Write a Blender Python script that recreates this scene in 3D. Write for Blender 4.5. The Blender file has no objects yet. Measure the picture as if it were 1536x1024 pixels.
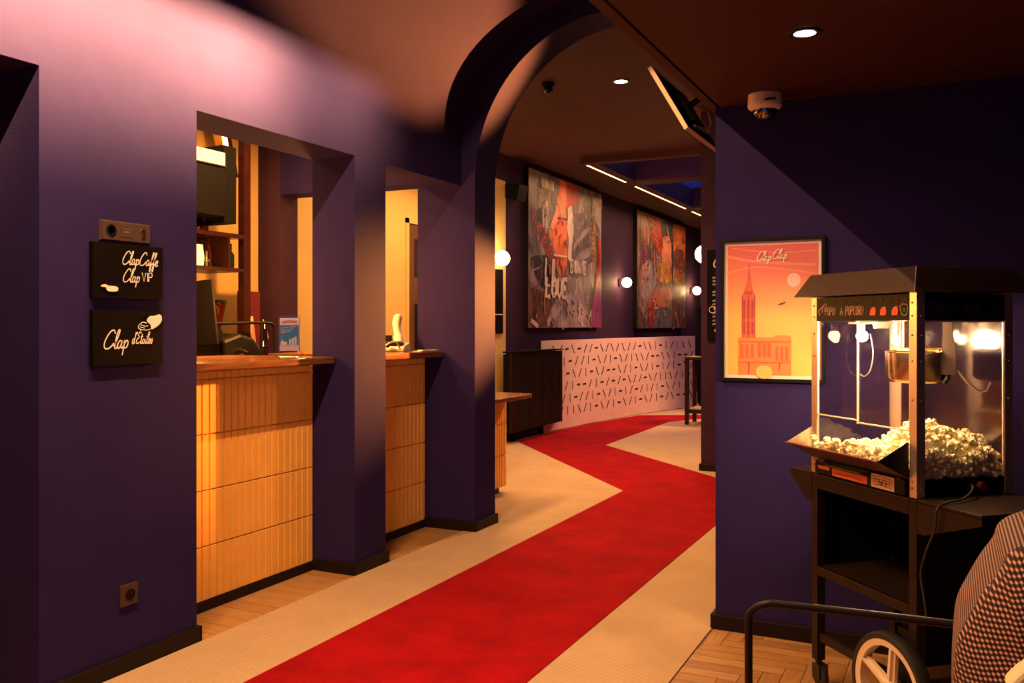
import bpy, bmesh, math, random
from mathutils import Vector, Matrix
random.seed(7)
S = bpy.context.scene
COL = S.collection
PI = math.pi

# ------------------------------------------------------------------ materials
def _nt(name):
    m = bpy.data.materials.new(name); m.use_nodes = True
    nt = m.node_tree; b = nt.nodes['Principled BSDF']
    return m, nt, b

def mat(name, col, rough=0.6, metal=0.0, noise=0.0, nscale=20.0, bump=0.0, bscale=80.0, spec=0.5, emis=None, estr=0.0, coat=0.0):
    m, nt, b = _nt(name)
    b.inputs['Base Color'].default_value = (*col, 1)
    b.inputs['Roughness'].default_value = rough
    b.inputs['Metallic'].default_value = metal
    b.inputs['Specular IOR Level'].default_value = spec
    if coat: b.inputs['Coat Weight'].default_value = coat
    tc = nt.nodes.new('ShaderNodeTexCoord')
    if noise:
        n = nt.nodes.new('ShaderNodeTexNoise'); n.inputs['Scale'].default_value = nscale; n.inputs['Detail'].default_value = 5
        r = nt.nodes.new('ShaderNodeValToRGB')
        r.color_ramp.elements[0].position = .3; r.color_ramp.elements[1].position = .7
        r.color_ramp.elements[0].color = (*[c * (1 - noise) for c in col], 1)
        r.color_ramp.elements[1].color = (*[min(1, c * (1 + noise)) for c in col], 1)
        nt.links.new(tc.outputs['Object'], n.inputs['Vector']); nt.links.new(n.outputs['Fac'], r.inputs['Fac'])
        nt.links.new(r.outputs['Color'], b.inputs['Base Color'])
    if bump:
        n2 = nt.nodes.new('ShaderNodeTexNoise'); n2.inputs['Scale'].default_value = bscale; n2.inputs['Detail'].default_value = 4
        bp = nt.nodes.new('ShaderNodeBump'); bp.inputs['Strength'].default_value = bump; bp.inputs['Distance'].default_value = .01
        nt.links.new(tc.outputs['Object'], n2.inputs['Vector']); nt.links.new(n2.outputs['Fac'], bp.inputs['Height'])
        nt.links.new(bp.outputs['Normal'], b.inputs['Normal'])
    if emis:
        b.inputs['Emission Color'].default_value = (*emis, 1); b.inputs['Emission Strength'].default_value = estr
    return m

def glass(name, tint=(1, 1, 1), refl=0.12, rough=.04):
    m = bpy.data.materials.new(name); m.use_nodes = True; nt = m.node_tree; nt.nodes.clear()
    o = nt.nodes.new('ShaderNodeOutputMaterial'); t = nt.nodes.new('ShaderNodeBsdfTransparent'); g = nt.nodes.new('ShaderNodeBsdfGlossy')
    t.inputs['Color'].default_value = (*tint, 1); g.inputs['Roughness'].default_value = rough; g.inputs['Color'].default_value = (.9, .9, .9, 1)
    mx = nt.nodes.new('ShaderNodeMixShader'); mx.inputs[0].default_value = refl
    nt.links.new(t.outputs[0], mx.inputs[1]); nt.links.new(g.outputs[0], mx.inputs[2]); nt.links.new(mx.outputs[0], o.inputs[0])
    return m

def emit(name, col, s):
    m = bpy.data.materials.new(name); m.use_nodes = True; nt = m.node_tree; nt.nodes.clear()
    o = nt.nodes.new('ShaderNodeOutputMaterial'); e = nt.nodes.new('ShaderNodeEmission')
    e.inputs['Color'].default_value = (*col, 1); e.inputs['Strength'].default_value = s
    nt.links.new(e.outputs[0], o.inputs[0]); return m

def carpet(name, col, rib=0.0, amp=.18):
    m, nt, b = _nt(name)
    b.inputs['Roughness'].default_value = .95; b.inputs['Specular IOR Level'].default_value = .1
    tc = nt.nodes.new('ShaderNodeTexCoord')
    n = nt.nodes.new('ShaderNodeTexNoise'); n.inputs['Scale'].default_value = 3.5; n.inputs['Detail'].default_value = 8; n.inputs['Roughness'].default_value = .7
    r = nt.nodes.new('ShaderNodeValToRGB'); r.color_ramp.elements[0].position = .3; r.color_ramp.elements[1].position = .7
    r.color_ramp.elements[0].color = (*[c * (1 - amp) for c in col], 1); r.color_ramp.elements[1].color = (*[min(1, c * (1 + amp)) for c in col], 1)
    nt.links.new(tc.outputs['Object'], n.inputs['Vector']); nt.links.new(n.outputs['Fac'], r.inputs['Fac'])
    nt.links.new(r.outputs['Color'], b.inputs['Base Color'])
    n2 = nt.nodes.new('ShaderNodeTexNoise'); n2.inputs['Scale'].default_value = 350
    nt.links.new(tc.outputs['Object'], n2.inputs['Vector'])
    bp = nt.nodes.new('ShaderNodeBump'); bp.inputs['Strength'].default_value = .35; bp.inputs['Distance'].default_value = .004
    h = n2.outputs['Fac']
    if rib:
        w = nt.nodes.new('ShaderNodeTexWave'); w.bands_direction = 'Y'; w.inputs['Scale'].default_value = rib; w.inputs['Distortion'].default_value = .6
        w.inputs['Detail Scale'].default_value = .3
        nt.links.new(tc.outputs['Object'], w.inputs['Vector'])
        ad = nt.nodes.new('ShaderNodeMath'); ad.operation = 'MULTIPLY_ADD'; ad.inputs[1].default_value = .3
        nt.links.new(n2.outputs['Fac'], ad.inputs[0]); nt.links.new(w.outputs['Fac'], ad.inputs[2]); h = ad.outputs[0]
        mixc = nt.nodes.new('ShaderNodeMix'); mixc.data_type = 'RGBA'; mixc.blend_type = 'MULTIPLY'
        mixc.inputs['Factor'].default_value = .22
        nt.links.new(r.outputs['Color'], mixc.inputs[6]); nt.links.new(w.outputs['Color'], mixc.inputs[7])
        nt.links.new(mixc.outputs[2], b.inputs['Base Color'])
    nt.links.new(h, bp.inputs['Height']); nt.links.new(bp.outputs['Normal'], b.inputs['Normal'])
    return m

def wood(name, c1, c2, scale=(2, 30, 30), rough=.45, spec=.2):
    m, nt, b = _nt(name); b.inputs['Roughness'].default_value = rough; b.inputs['Specular IOR Level'].default_value = .2
    tc = nt.nodes.new('ShaderNodeTexCoord'); mp = nt.nodes.new('ShaderNodeMapping'); mp.inputs['Scale'].default_value = scale
    n = nt.nodes.new('ShaderNodeTexNoise'); n.inputs['Scale'].default_value = 3; n.inputs['Detail'].default_value = 6; n.inputs['Distortion'].default_value = .4
    r = nt.nodes.new('ShaderNodeValToRGB'); r.color_ramp.elements[0].position = .35; r.color_ramp.elements[1].position = .7
    r.color_ramp.elements[0].color = (*c1, 1); r.color_ramp.elements[1].color = (*c2, 1)
    nt.links.new(tc.outputs['Object'], mp.inputs[0]); nt.links.new(mp.outputs[0], n.inputs['Vector']); nt.links.new(n.outputs['Fac'], r.inputs['Fac'])
    nt.links.new(r.outputs['Color'], b.inputs['Base Color']); return m

def houndstooth(name):
    m, nt, b = _nt(name); b.inputs['Roughness'].default_value = .9; b.inputs['Specular IOR Level'].default_value = .15
    uv = nt.nodes.new('ShaderNodeUVMap'); sp = nt.nodes.new('ShaderNodeSeparateXYZ'); nt.links.new(uv.outputs[0], sp.inputs[0])
    def sn(o):
        a = nt.nodes.new('ShaderNodeMath'); a.operation = 'MULTIPLY'; a.inputs[1].default_value = 2 * PI / .0080; nt.links.new(o, a.inputs[0])
        s = nt.nodes.new('ShaderNodeMath'); s.operation = 'SINE'; nt.links.new(a.outputs[0], s.inputs[0]); return s.outputs[0]
    ad = nt.nodes.new('ShaderNodeMath'); ad.operation = 'ADD'; nt.links.new(sn(sp.outputs[0]), ad.inputs[0]); nt.links.new(sn(sp.outputs[1]), ad.inputs[1])
    mr = nt.nodes.new('ShaderNodeMapRange'); mr.inputs[1].default_value = -.6; mr.inputs[2].default_value = 1.3; nt.links.new(ad.outputs[0], mr.inputs[0])
    r = nt.nodes.new('ShaderNodeValToRGB'); r.color_ramp.elements[0].color = (.018, .008, .012, 1); r.color_ramp.elements[1].color = (.55, .30, .23, 1)
    r.color_ramp.elements.new(.55).color = (.13, .05, .04, 1)
    nt.links.new(mr.outputs[0], r.inputs['Fac']); nt.links.new(r.outputs['Color'], b.inputs['Base Color']); return m

def canvas_ground(name, c1, c2, c3):
    m, nt, b = _nt(name); b.inputs['Roughness'].default_value = .45
    tc = nt.nodes.new('ShaderNodeTexCoord'); mp = nt.nodes.new('ShaderNodeMapping'); mp.inputs['Scale'].default_value = (1, 1.6, .8)
    n = nt.nodes.new('ShaderNodeTexNoise'); n.inputs['Scale'].default_value = 2.2; n.inputs['Detail'].default_value = 8; n.inputs['Roughness'].default_value = .68; n.inputs['Distortion'].default_value = .8
    r = nt.nodes.new('ShaderNodeValToRGB'); r.color_ramp.elements[0].position = .32; r.color_ramp.elements[1].position = .68
    r.color_ramp.elements[0].color = (*c1, 1); r.color_ramp.elements[1].color = (*c3, 1); r.color_ramp.elements.new(.5).color = (*c2, 1)
    nt.links.new(tc.outputs['Object'], mp.inputs[0]); nt.links.new(mp.outputs[0], n.inputs['Vector']); nt.links.new(n.outputs['Fac'], r.inputs['Fac'])
    nt.links.new(r.outputs['Color'], b.inputs['Base Color']); return m

def poster_sky(name):
    # a printed sunset: pink at the top of the sheet to yellow at its foot
    m, nt, b = _nt(name); b.inputs['Roughness'].default_value = .35
    tc = nt.nodes.new('ShaderNodeTexCoord'); sp = nt.nodes.new('ShaderNodeSeparateXYZ'); nt.links.new(tc.outputs['Generated'], sp.inputs[0])
    r = nt.nodes.new('ShaderNodeValToRGB'); cr = r.color_ramp
    cr.elements[0].position = 0; cr.elements[0].color = (.86, .50, .12, 1)
    cr.elements[1].position = 1; cr.elements[1].color = (.72, .15, .13, 1)
    cr.elements.new(.45).color = (.85, .42, .12, 1); cr.elements.new(.75).color = (.80, .23, .14, 1)
    nt.links.new(sp.outputs[2], r.inputs['Fac']); nt.links.new(r.outputs['Color'], b.inputs['Base Color']); return m

M = dict(
    paint=mat('indigo_wall_paint', (.027, .0175, .088), .7, noise=.06, nscale=5, bump=.12, bscale=140, spec=.03),
    plum=mat('plum_wall_paint', (.048, .021, .050), .7, noise=.08, nscale=5, bump=.1, spec=.06),
    brown=mat('dark_ceiling_paint', (.066, .022, .022), .7, noise=.06, nscale=3, spec=.06),
    skirt=mat('dark_skirting', (.015, .0075, .0065), .45, spec=.15),
    beige=carpet('beige_ribbed_carpet', (.60, .40, .25), 25, .08),
    red=carpet('red_carpet', (.31, .0025, .006), 0, .30),
    tile=mat('cream_glazed_tile', (.92, .46, .10), .35, noise=.05, nscale=9),
    grout=mat('tile_grout', (.42, .20, .07), .9),
    top=wood('dark_oak_counter', (.10, .035, .015), (.20, .075, .03), (20, 1.5, 20), .22, .5),
    yellow=mat('warm_cream_wall', (.82, .54, .20), .6, noise=.04, nscale=6),
    white=mat('cream_white_wall', (.80, .66, .47), .6),
    black=mat('black_plastic', (.005, .0035, .0035), .45, spec=.2),
    blackm=mat('black_metal', (.019, .010, .0075), .4, .15, spec=.2),
    matte=mat('matte_black', (.006, .005, .005), .8, spec=.1),
    board=mat('sign_board_black', (.0065, .0035, .0032), .6, spec=.06),
    chalk=mat('pale_lettering', (.95, .82, .74), .6),
    chalk2=mat('chalk_lettering', (.75, .60, .55), .7),
    pink=mat('pink_laminate', (.88, .61, .49), .5, noise=.05, nscale=8),
    mark=mat('dark_dash_print', (.035, .016, .016), .6),
    brownwood=wood('reddish_dark_wood', (.022, .0055, .005), (.042, .010, .008), (3, 20, 20), .35),
    alu=mat('brushed_aluminium', (.74, .60, .52), .32, .85, noise=.04, nscale=60),
    steel=mat('polished_steel', (.50, .36, .24), .22, 1.0),
    brass=mat('brass', (.75, .45, .16), .25, 1.0),
    whitep=mat('white_plastic', (.80, .68, .58), .45),
    creamp=mat('cream_wheel_plastic', (.80, .62, .45), .4),
    rubber=mat('black_rubber', (.018, .014, .013), .5),
    corn=mat('popped_corn', (.96, .82, .50), .8, noise=.12, nscale=40, spec=.2),
    cornb=mat('popped_corn_toasted', (.90, .66, .33), .8, noise=.2, nscale=40, spec=.2),
    glass=glass('clear_pane', (.97, .95, .93), .05),
    glass2=glass('clear_acrylic', (.93, .93, .93), .18),
    dome=glass('smoked_dome', (.12, .07, .06), .25),
    orange=mat('orange_label', (.85, .16, .04), .5),
    sticker=mat('paper_sticker', (.80, .50, .26), .6),
    redled=mat('red_switch', (.85, .06, .03), .4),
    redbook=mat('dark_red_cover', (.10, .004, .008), .5),
    paper=mat('cream_paper', (.85, .62, .38), .7),
    teal=mat('teal_print', (.02, .22, .28), .5),
    white2=mat('white_print', (.85, .80, .75), .5),
    hound=houndstooth('brown_check_cloth'),
    cream=mat('cream_pad', (.88, .70, .46), .8, bump=.2, bscale=300),
    bluewell=mat('blue_recess_paint', (.035, .035, .16), .6),
    globe=emit('lit_globe', (1, .60, .25), 48),
    bulb=emit('lit_bulb', (1, .74, .42), 25),
    led=emit('led_strip', (1, .50, .16), 9),
    lens=emit('downlight_lens', (1, .66, .34), 30),
    lens2=emit('downlight_lens_cool', (1, .78, .62), 40),
    dusk=emit('dusk_sky_pane', (.09, .13, .62), 1.9),
    doorw=wood('brown_door', (.12, .045, .02), (.18, .07, .03), (20, 20, 2), .5),
    bottle=glass('amber_bottle', (.75, .35, .10), .15),
    bottleg=glass('green_bottle', (.15, .35, .18), .15),
    bottler=glass('red_bottle', (.6, .04, .03), .15),
    # paint tubs of the two canvases
    p_or=mat('paint_orange', (.66, .15, .045), .45, noise=.35, nscale=3), p_rd=mat('paint_red', (.42, .022, .02), .45, noise=.35, nscale=3),
    p_bk=mat('paint_black', (.035, .025, .028), .45, noise=.3, nscale=6), p_bg=mat('paint_beige', (.36, .26, .23), .45, noise=.45, nscale=3),
    p_wh=mat('paint_cream', (.66, .50, .38), .45, noise=.3, nscale=4), p_br=mat('paint_brown', (.16, .06, .045), .45, noise=.3, nscale=8),
    p_gy=mat('paint_grey', (.15, .11, .105), .45, noise=.3, nscale=4), p_pu=mat('paint_purple', (.20, .04, .12), .45, noise=.3, nscale=5),
    p_ye=mat('paint_yellow', (.58, .25, .04), .45, noise=.45, nscale=6), p_sk=mat('paint_skin', (.58, .20, .10), .45, noise=.4, nscale=2.5),
    p_g1=canvas_ground('canvas_ground', (.035, .026, .026), (.20, .145, .13), (.46, .34, .29)),
    p_g2=canvas_ground('canvas_ground_warm', (.045, .018, .016), (.22, .10, .065), (.48, .30, .22)),
    sky=poster_sky('poster_sunset'), tower=mat('poster_tower', (.62, .13, .06), .35), tower2=mat('poster_nave', (.80, .24, .06), .35),
    tower3=mat('poster_dark_red', (.38, .055, .04), .35), sunp=mat('poster_sun', (.86, .50, .46), .35), cloud=mat('poster_cloud', (.84, .30, .22), .35),
)
for i, (a, b_) in enumerate((((.36, .17, .06), (.50, .26, .10)), ((.31, .14, .05), (.43, .22, .085)), ((.40, .20, .075), (.54, .29, .12)))):
    M['pq%d' % i] = wood('parquet_x_%s' % 'abc'[i], a, b_, (2, 40, 10)); M['pr%d' % i] = wood('parquet_y_%s' % 'abc'[i], a, b_, (40, 2, 10))

# ------------------------------------------------------------------ mesh builder
class MB:
    def __init__(s, xf=None): s.v = []; s.f = []; s.m = []; s.xf = xf
    def add(s, vs, fs, m=0):
        n = len(s.v); s.v += [Vector(p) for p in vs]; s.f += [[n + i for i in f] for f in fs]; s.m += [m] * len(fs); return s
    def box(s, x0, x1, y0, y1, z0, z1, m=0, R=None):
        vs = [Vector((x, y, z)) for z in (z0, z1) for y in (y0, y1) for x in (x0, x1)]
        if R:
            c = sum(vs, Vector()) / 8; vs = [R @ (p - c) + c for p in vs]
        return s.add(vs, [(0, 2, 3, 1), (4, 5, 7, 6), (0, 1, 5, 4), (2, 6, 7, 3), (0, 4, 6, 2), (1, 3, 7, 5)], m)
    def prism(s, pts, axis, a, b, m=0):
        # pts in the two other axes; axis 0/1/2; extruded a..b
        def p3(p, t):
            q = [p[0], p[1]]; q.insert(axis, t); return q
        n = len(pts); vs = [p3(p, a) for p in pts] + [p3(p, b) for p in pts]
        return s.add(vs, [list(range(n))[::-1], list(range(n, 2 * n))] + [(i, (i + 1) % n, n + (i + 1) % n, n + i) for i in range(n)], m)
    def tube(s, pts, r, seg=10, m=0, caps=True):
        pts = [Vector(p) for p in pts]; n = len(pts); rs = r if isinstance(r, (list, tuple)) else [r] * n
        d0 = (pts[1] - pts[0]).normalized(); up = Vector((0, 0, 1)) if abs(d0.z) < .9 else Vector((1, 0, 0))
        u = d0.cross(up).normalized(); vs = []
        for i, p in enumerate(pts):
            d = ((pts[min(i + 1, n - 1)] - pts[i]).normalized() + (pts[i] - pts[max(i - 1, 0)]).normalized()).normalized()
            u = (u - d * u.dot(d)).normalized(); w = d.cross(u)
            vs += [p + (u * math.cos(2 * PI * k / seg) + w * math.sin(2 * PI * k / seg)) * rs[i] for k in range(seg)]
        fs = [(i * seg + k, i * seg + (k + 1) % seg, (i + 1) * seg + (k + 1) % seg, (i + 1) * seg + k) for i in range(n - 1) for k in range(seg)]
        if caps: fs += [list(range(seg))[::-1], list(range((n - 1) * seg, n * seg))]
        return s.add(vs, fs, m)
    def lathe(s, prof, seg=24, c=(0, 0, 0), m=0, R=None, ring=False):
        c = Vector(c); vs = []
        for r, z in prof:
            for k in range(seg):
                p = Vector((max(r, 1e-4) * math.cos(2 * PI * k / seg), max(r, 1e-4) * math.sin(2 * PI * k / seg), z))
                vs.append((R @ p if R else p) + c)
        n = len(prof)
        fs = [(i * seg + k, i * seg + (k + 1) % seg, (i + 1) * seg + (k + 1) % seg, (i + 1) * seg + k) for i in range(n - 1) for k in range(seg)]
        if ring: fs += [((n - 1) * seg + k, (n - 1) * seg + (k + 1) % seg, (k + 1) % seg, k) for k in range(seg)]
        else: fs += [list(range(seg))[::-1], list(range((n - 1) * seg, n * seg))]
        return s.add(vs, fs, m)
    def sphere(s, c, r, m=0, seg=20, ring=12, sc=(1, 1, 1)):
        prof = [(r * math.sin(PI * i / ring), -r * math.cos(PI * i / ring)) for i in range(ring + 1)]
        k = len(s.v); s.lathe(prof, seg, (0, 0, 0), m); c = Vector(c)
        for i in range(k, len(s.v)): s.v[i] = Vector((s.v[i].x * sc[0], s.v[i].y * sc[1], s.v[i].z * sc[2])) + c
        return s
    def build(s, name, mats, parent=None, smooth=False, bevel=0, normals=True, **props):
        me = bpy.data.meshes.new(name); vs = [s.xf @ p for p in s.v] if s.xf else s.v
        me.from_pydata([tuple(p) for p in vs], [], s.f); me.update()
        for mm in (mats if isinstance(mats, (list, tuple)) else [mats]): me.materials.append(M[mm] if isinstance(mm, str) else mm)
        for p, mi in zip(me.polygons, s.m): p.material_index = mi
        if normals:
            bm = bmesh.new(); bm.from_mesh(me); bmesh.ops.recalc_face_normals(bm, faces=bm.faces); bm.to_mesh(me); bm.free()
        o = bpy.data.objects.new(name, me); COL.objects.link(o)
        if parent: o.parent = parent
        if bevel:
            b = o.modifiers.new('edge', 'BEVEL'); b.width = bevel; b.segments = 2; b.limit_method = 'ANGLE'; b.angle_limit = .6
        if smooth:
            for p in me.polygons: p.use_smooth = True
            me.set_sharp_from_angle(angle=math.radians(40))
        for k, v in props.items(): o[k] = v
        return o

def thing(name, label, cat, loc=(0, 0, 0), rz=0, group=None):
    o = bpy.data.objects.new(name, None); COL.objects.link(o); o.empty_display_size = .1
    o.location = loc; o.rotation_euler = (0, 0, rz); o['label'] = label; o['category'] = cat
    if group: o['group'] = group
    return o
def tag(o, label, cat, group=None, kind=None):
    o['label'] = label; o['category'] = cat
    if group: o['group'] = group
    if kind: o['kind'] = kind
    return o
def struct(o, label=None, cat='wall'):
    o['kind'] = 'structure'
    if label: o['label'] = label
    o['category'] = cat
    return o
def smooth_pts(pts, n=6, closed=False):
    pts = [Vector(p) for p in pts]; N = len(pts)
    if N < 3: return pts
    out = []
    rng = range(N) if closed else range(N - 1)
    g = (lambda i: pts[i % N]) if closed else (lambda i: pts[max(0, min(N - 1, i))])
    for i in rng:
        a, b, c, d = g(i - 1), g(i), g(i + 1), g(i + 2)
        for k in range(n):
            t = k / n
            out.append(.5 * ((2 * b) + (c - a) * t + (2 * a - 5 * b + 4 * c - d) * t * t + (3 * b - a - 3 * c + d) * t ** 3))
    if not closed: out.append(pts[-1])
    return out

# flat artwork: polygons and strokes laid on a mapped sheet (u,v) -> point, lifted a hair
class Flat(MB):
    def __init__(s, fn): super().__init__(); s.fn = fn; s.lift = 0.0003; s.k = 0
    def poly(s, pts, m):
        s.k += 1; off = .0008 + s.k * s.lift
        return s.add([s.fn(p[0], p[1], off) for p in pts], [list(range(len(pts)))], m)
    def rect(s, u0, v0, u1, v1, m): return s.poly([(u0, v0), (u1, v0), (u1, v1), (u0, v1)], m)
    def disc(s, u, v, ru, rv, m, n=24): return s.poly([(u + ru * math.cos(2 * PI * i / n), v + rv * math.sin(2 * PI * i / n)) for i in range(n)], m)
    def stroke(s, pts, w, m, curve=True, asp=1.0, n=5):
        # asp = metres of u per metre of v, keeps stroke width even on stretched sheets
        P = [Vector((p[0] * asp, p[1])) for p in pts]
        if curve: P = [Vector((q.x, q.y)) for q in smooth_pts([(p.x, p.y, 0) for p in P], n)]
        s.k += 1; off = .0008 + s.k * s.lift; vs = []; N = len(P)
        for i, p in enumerate(P):
            d = P[min(i + 1, N - 1)] - P[max(i - 1, 0)]
            if d.length < 1e-9: d = Vector((1, 0))
            d.normalize(); q = Vector((-d.y, d.x)) * w / 2
            for e in (p + q, p - q): vs.append(s.fn(e.x / asp, e.y, off))
        return s.add(vs, [(2 * i, 2 * i + 1, 2 * i + 3, 2 * i + 2) for i in range(N - 1)], m)

G = {  # pen strokes, unit cap height
 'C': (.74, [[(.75, .80), (.62, 1.0), (.36, .90), (.10, .50), (.05, .18), (.2, 0), (.5, .06), (.74, .3)]]),
 'l': (.27, [[(0, .12), (.2, .5), (.33, .95), (.24, 1.0), (.14, .7), (.1, .12), (.18, 0), (.3, .12)]]),
 'a': (.44, [[(.32, .40), (.15, .42), (.03, .2), (.1, 0), (.25, .1), (.33, .4), (.32, .08), (.4, .02), (.47, .12)]]),
 'p': (.42, [[(.04, .3), (.1, .42), (.05, -.36)], [(.08, .25), (.25, .44), (.36, .3), (.28, .05), (.1, .05)]]),
 'f': (.30, [[(0, .12), (.2, .5), (.36, .95), (.26, 1.02), (.18, .6), (.06, -.34), (.16, -.36), (.2, .1), (.34, .18)]]),
 'e': (.36, [[(.03, .15), (.22, .22), (.3, .36), (.17, .43), (.04, .2), (.14, .0), (.38, .12)]]),
 'o': (.40, [[(.2, .42), (.04, .25), (.1, .02), (.28, .05), (.34, .28), (.2, .42), (.26, .34), (.42, .34)]]),
 'd': (.46, [[(.32, .40), (.12, .40), (.03, .15), (.15, 0), (.3, .15), (.42, 1.0)], [(.34, .4), (.32, .08), (.46, .1)]]),
 "'": (.14, [[(.12, 1.02), (.05, .8)]]),
 'E': (.56, [[(.6, .9), (.38, 1.0), (.17, .8), (.36, .56), (.1, .4), (.03, .15), (.2, 0), (.54, .18)], [(.38, 1.12), (.52, 1.24)]]),
 't': (.30, [[(.2, .85), (.1, .1), (.18, 0), (.33, .1)], [(0, .58), (.34, .62)]]),
 'i': (.22, [[(.04, .1), (.12, .42), (.09, .05), (.16, 0), (.25, .1)], [(.14, .6), (.17, .64)]]),
 's': (.30, [[(0, .08), (.2, .44), (.24, .2), (.18, 0), (.04, .06)]]),
}
def _blk(): # straight capitals
    L = {
     'A': [[(0, 0), (.3, 1), (.6, 0)], [(.12, .38), (.48, .38)]], 'P': [[(0, 0), (0, 1), (.4, 1), (.52, .76), (.4, .5), (0, .5)]],
     'O': [[(.25, 0), (.02, .25), (.02, .75), (.25, 1), (.48, .75), (.48, .25), (.25, 0)]], 'C': [[(.5, .85), (.25, 1), (.02, .75), (.02, .25), (.25, 0), (.5, .15)]],
     'R': [[(0, 0), (0, 1), (.4, 1), (.5, .76), (.4, .5), (0, .5)], [(.25, .5), (.52, 0)]], 'N': [[(0, 0), (0, 1), (.5, 0), (.5, 1)]],
     'V': [[(0, 1), (.28, 0), (.56, 1)]], 'I': [[(.1, 0), (.1, 1)]], 'L': [[(0, 1), (0, 0), (.45, 0)]], 'U': [[(0, 1), (0, .25), (.22, 0), (.46, .25), (.46, 1)]],
     'E': [[(.45, 1), (0, 1), (0, 0), (.45, 0)], [(0, .52), (.36, .52)]], 'M': [[(0, 0), (0, 1), (.3, .4), (.6, 1), (.6, 0)]], 'T': [[(0, 1), (.56, 1)], [(.28, 1), (.28, 0)]],
     'Y': [[(0, 1), (.27, .5), (.54, 1)], [(.27, .5), (.27, 0)]], 'H': [[(0, 0), (0, 1)], [(.46, 0), (.46, 1)], [(0, .5), (.46, .5)]], 'S': [[(.46, .9), (.22, 1), (.03, .78), (.24, .52), (.46, .25), (.24, 0), (.0, .12)]],
     '-': [[(.05, .45), (.35, .45)]], 'W': [[(0, 1), (.18, 0), (.36, .8), (.54, 0), (.72, 1)]]}
    return {k: (max(p[0] for st in v for p in st) + .16, v) for k, v in L.items()}
B = _blk()
def write(fl, text, u, v, h, w, m, font=None, shear=.18, sx=1.0, asp=1.0, curve=True, usc=1.0):
    """pen-write text starting at u,v; h = cap height in sheet v units, usc = u units per v unit"""
    font = font or G
    for ch in text:
        if ch == ' ': u += .3 * h * sx * usc; continue
        adv, st = font[ch]
        for s_ in st: fl.stroke([(u + (p[0] * sx + p[1] * shear) * h * usc, v + p[1] * h) for p in s_], w, m, curve, asp, 4)
        u += adv * h * sx * usc
    return u

# ------------------------------------------------------------------ the room shell
WX = -2.785      # face of the wall with the two serving openings
LZ = 2.185       # soffit height of the openings
w = MB()
w.box(-3.06, WX, -1.6, 1.0, 0, LZ); w.box(-3.06, WX, 2.035, 2.745, 0, LZ); w.box(-3.06, WX, 3.835, 4.12, 0, LZ)
w.box(-3.06, WX, -1.6, 4.972, LZ, 2.62)
struct(w.build('wall_left', 'paint'), 'indigo wall with two serving openings and the signs')
# arch wall between foyer and far room
AC, AZ, RX, RZ = -1.80, 2.20, .888, .945
arc = [(AC - RX * math.cos(PI * i / 48), AZ + RZ * math.sin(PI * i / 48)) for i in range(49)]
w = MB(); Y0, Y1 = 4.97, 5.25
n = len(arc); vs = []
for (x, z) in arc: vs += [(x, Y0, z), (x, Y1, z), (x, Y0, 3.5), (x, Y1, 3.5)]
fs = []
for i in range(n - 1):
    a, b = 4 * i, 4 * (i + 1)
    fs += [(a, a + 1, b + 1, b), (a, b, b + 2, a + 2), (a + 1, a + 3, b + 3, b + 1), (a + 2, b + 2, b + 3, a + 3)]
w.add(vs, fs)
w.box(-3.11, AC - RX, Y0, Y1, 0, 3.5); w.box(AC + RX, -.70, Y0, Y1, 0, 3.5)
w.box(-4.25, -3.11, Y0, 5.16, 2.222, 3.5)
o = w.build('wall_arch', 'paint'); struct(o, 'indigo wall pierced by the tall round arch')
w = MB(); w.box(-4.70, -4.25, Y0, 5.16, 0, 3.5)
struct(w.build('wall_bar_partition', 'plum'), 'dark plum partition behind the serving counter')
# barrel vault over the foyer
w = MB(); N = 40; vs = []; fs = []
for i in range(N + 1):
    t = PI * i / N; cx, cz = math.cos(t), math.sin(t)
    for (rx, rz) in ((.985, .81), (1.06, .90)):
        for y in (-1.6, 4.972): vs.append((AC - rx * cx, y, 2.46 + rz * cz))
for i in range(N):
    a, b = 4 * i, 4 * i + 4
    fs += [(a, a + 1, b + 1, b), (a + 2, b + 2, b + 3, a + 3)]
w.add(vs, fs)
struct(w.build('ceiling_vault', 'paint', smooth=True, normals=False), 'indigo barrel vault over the foyer', 'ceiling')
w = MB(); w.box(-.885, 3.0, -1.6, 4.97, 2.235, 2.36); w.box(-.815, -.70, -1.6, 4.97, 2.36, 2.62)
struct(w.build('ceiling', 'brown'), 'low dark flat ceiling over the popcorn corner', 'ceiling')
w = MB(); w.box(-.935, -.897, -1.6, 4.97, 2.235, 2.36)
struct(w.build('trim_ceiling_edge', 'brown'), 'narrow dark trim along the edge of the low ceiling', 'trim')
# right wall with the poster, then the unseen side of the passage
w = MB(); w.box(-.905, 3.0, 3.845, 4.05, 0, 2.236)
struct(w.build('wall_right', 'paint'), 'indigo wall carrying the sunset poster')
w = MB(); w.box(-.905, -.70, 4.05, 8.15, 0, 3.5)
struct(w.build('wall_passage', 'paint'), 'side of the passage behind the poster wall')
w = MB(); w.box(2.8, 3.0, -1.6, 3.85, 0, 2.3); w.box(-3.1, 3.0, -1.75, -1.6, 0, 3.5)
struct(w.build('wall_back', 'paint'), 'foyer walls behind the viewer')
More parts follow.
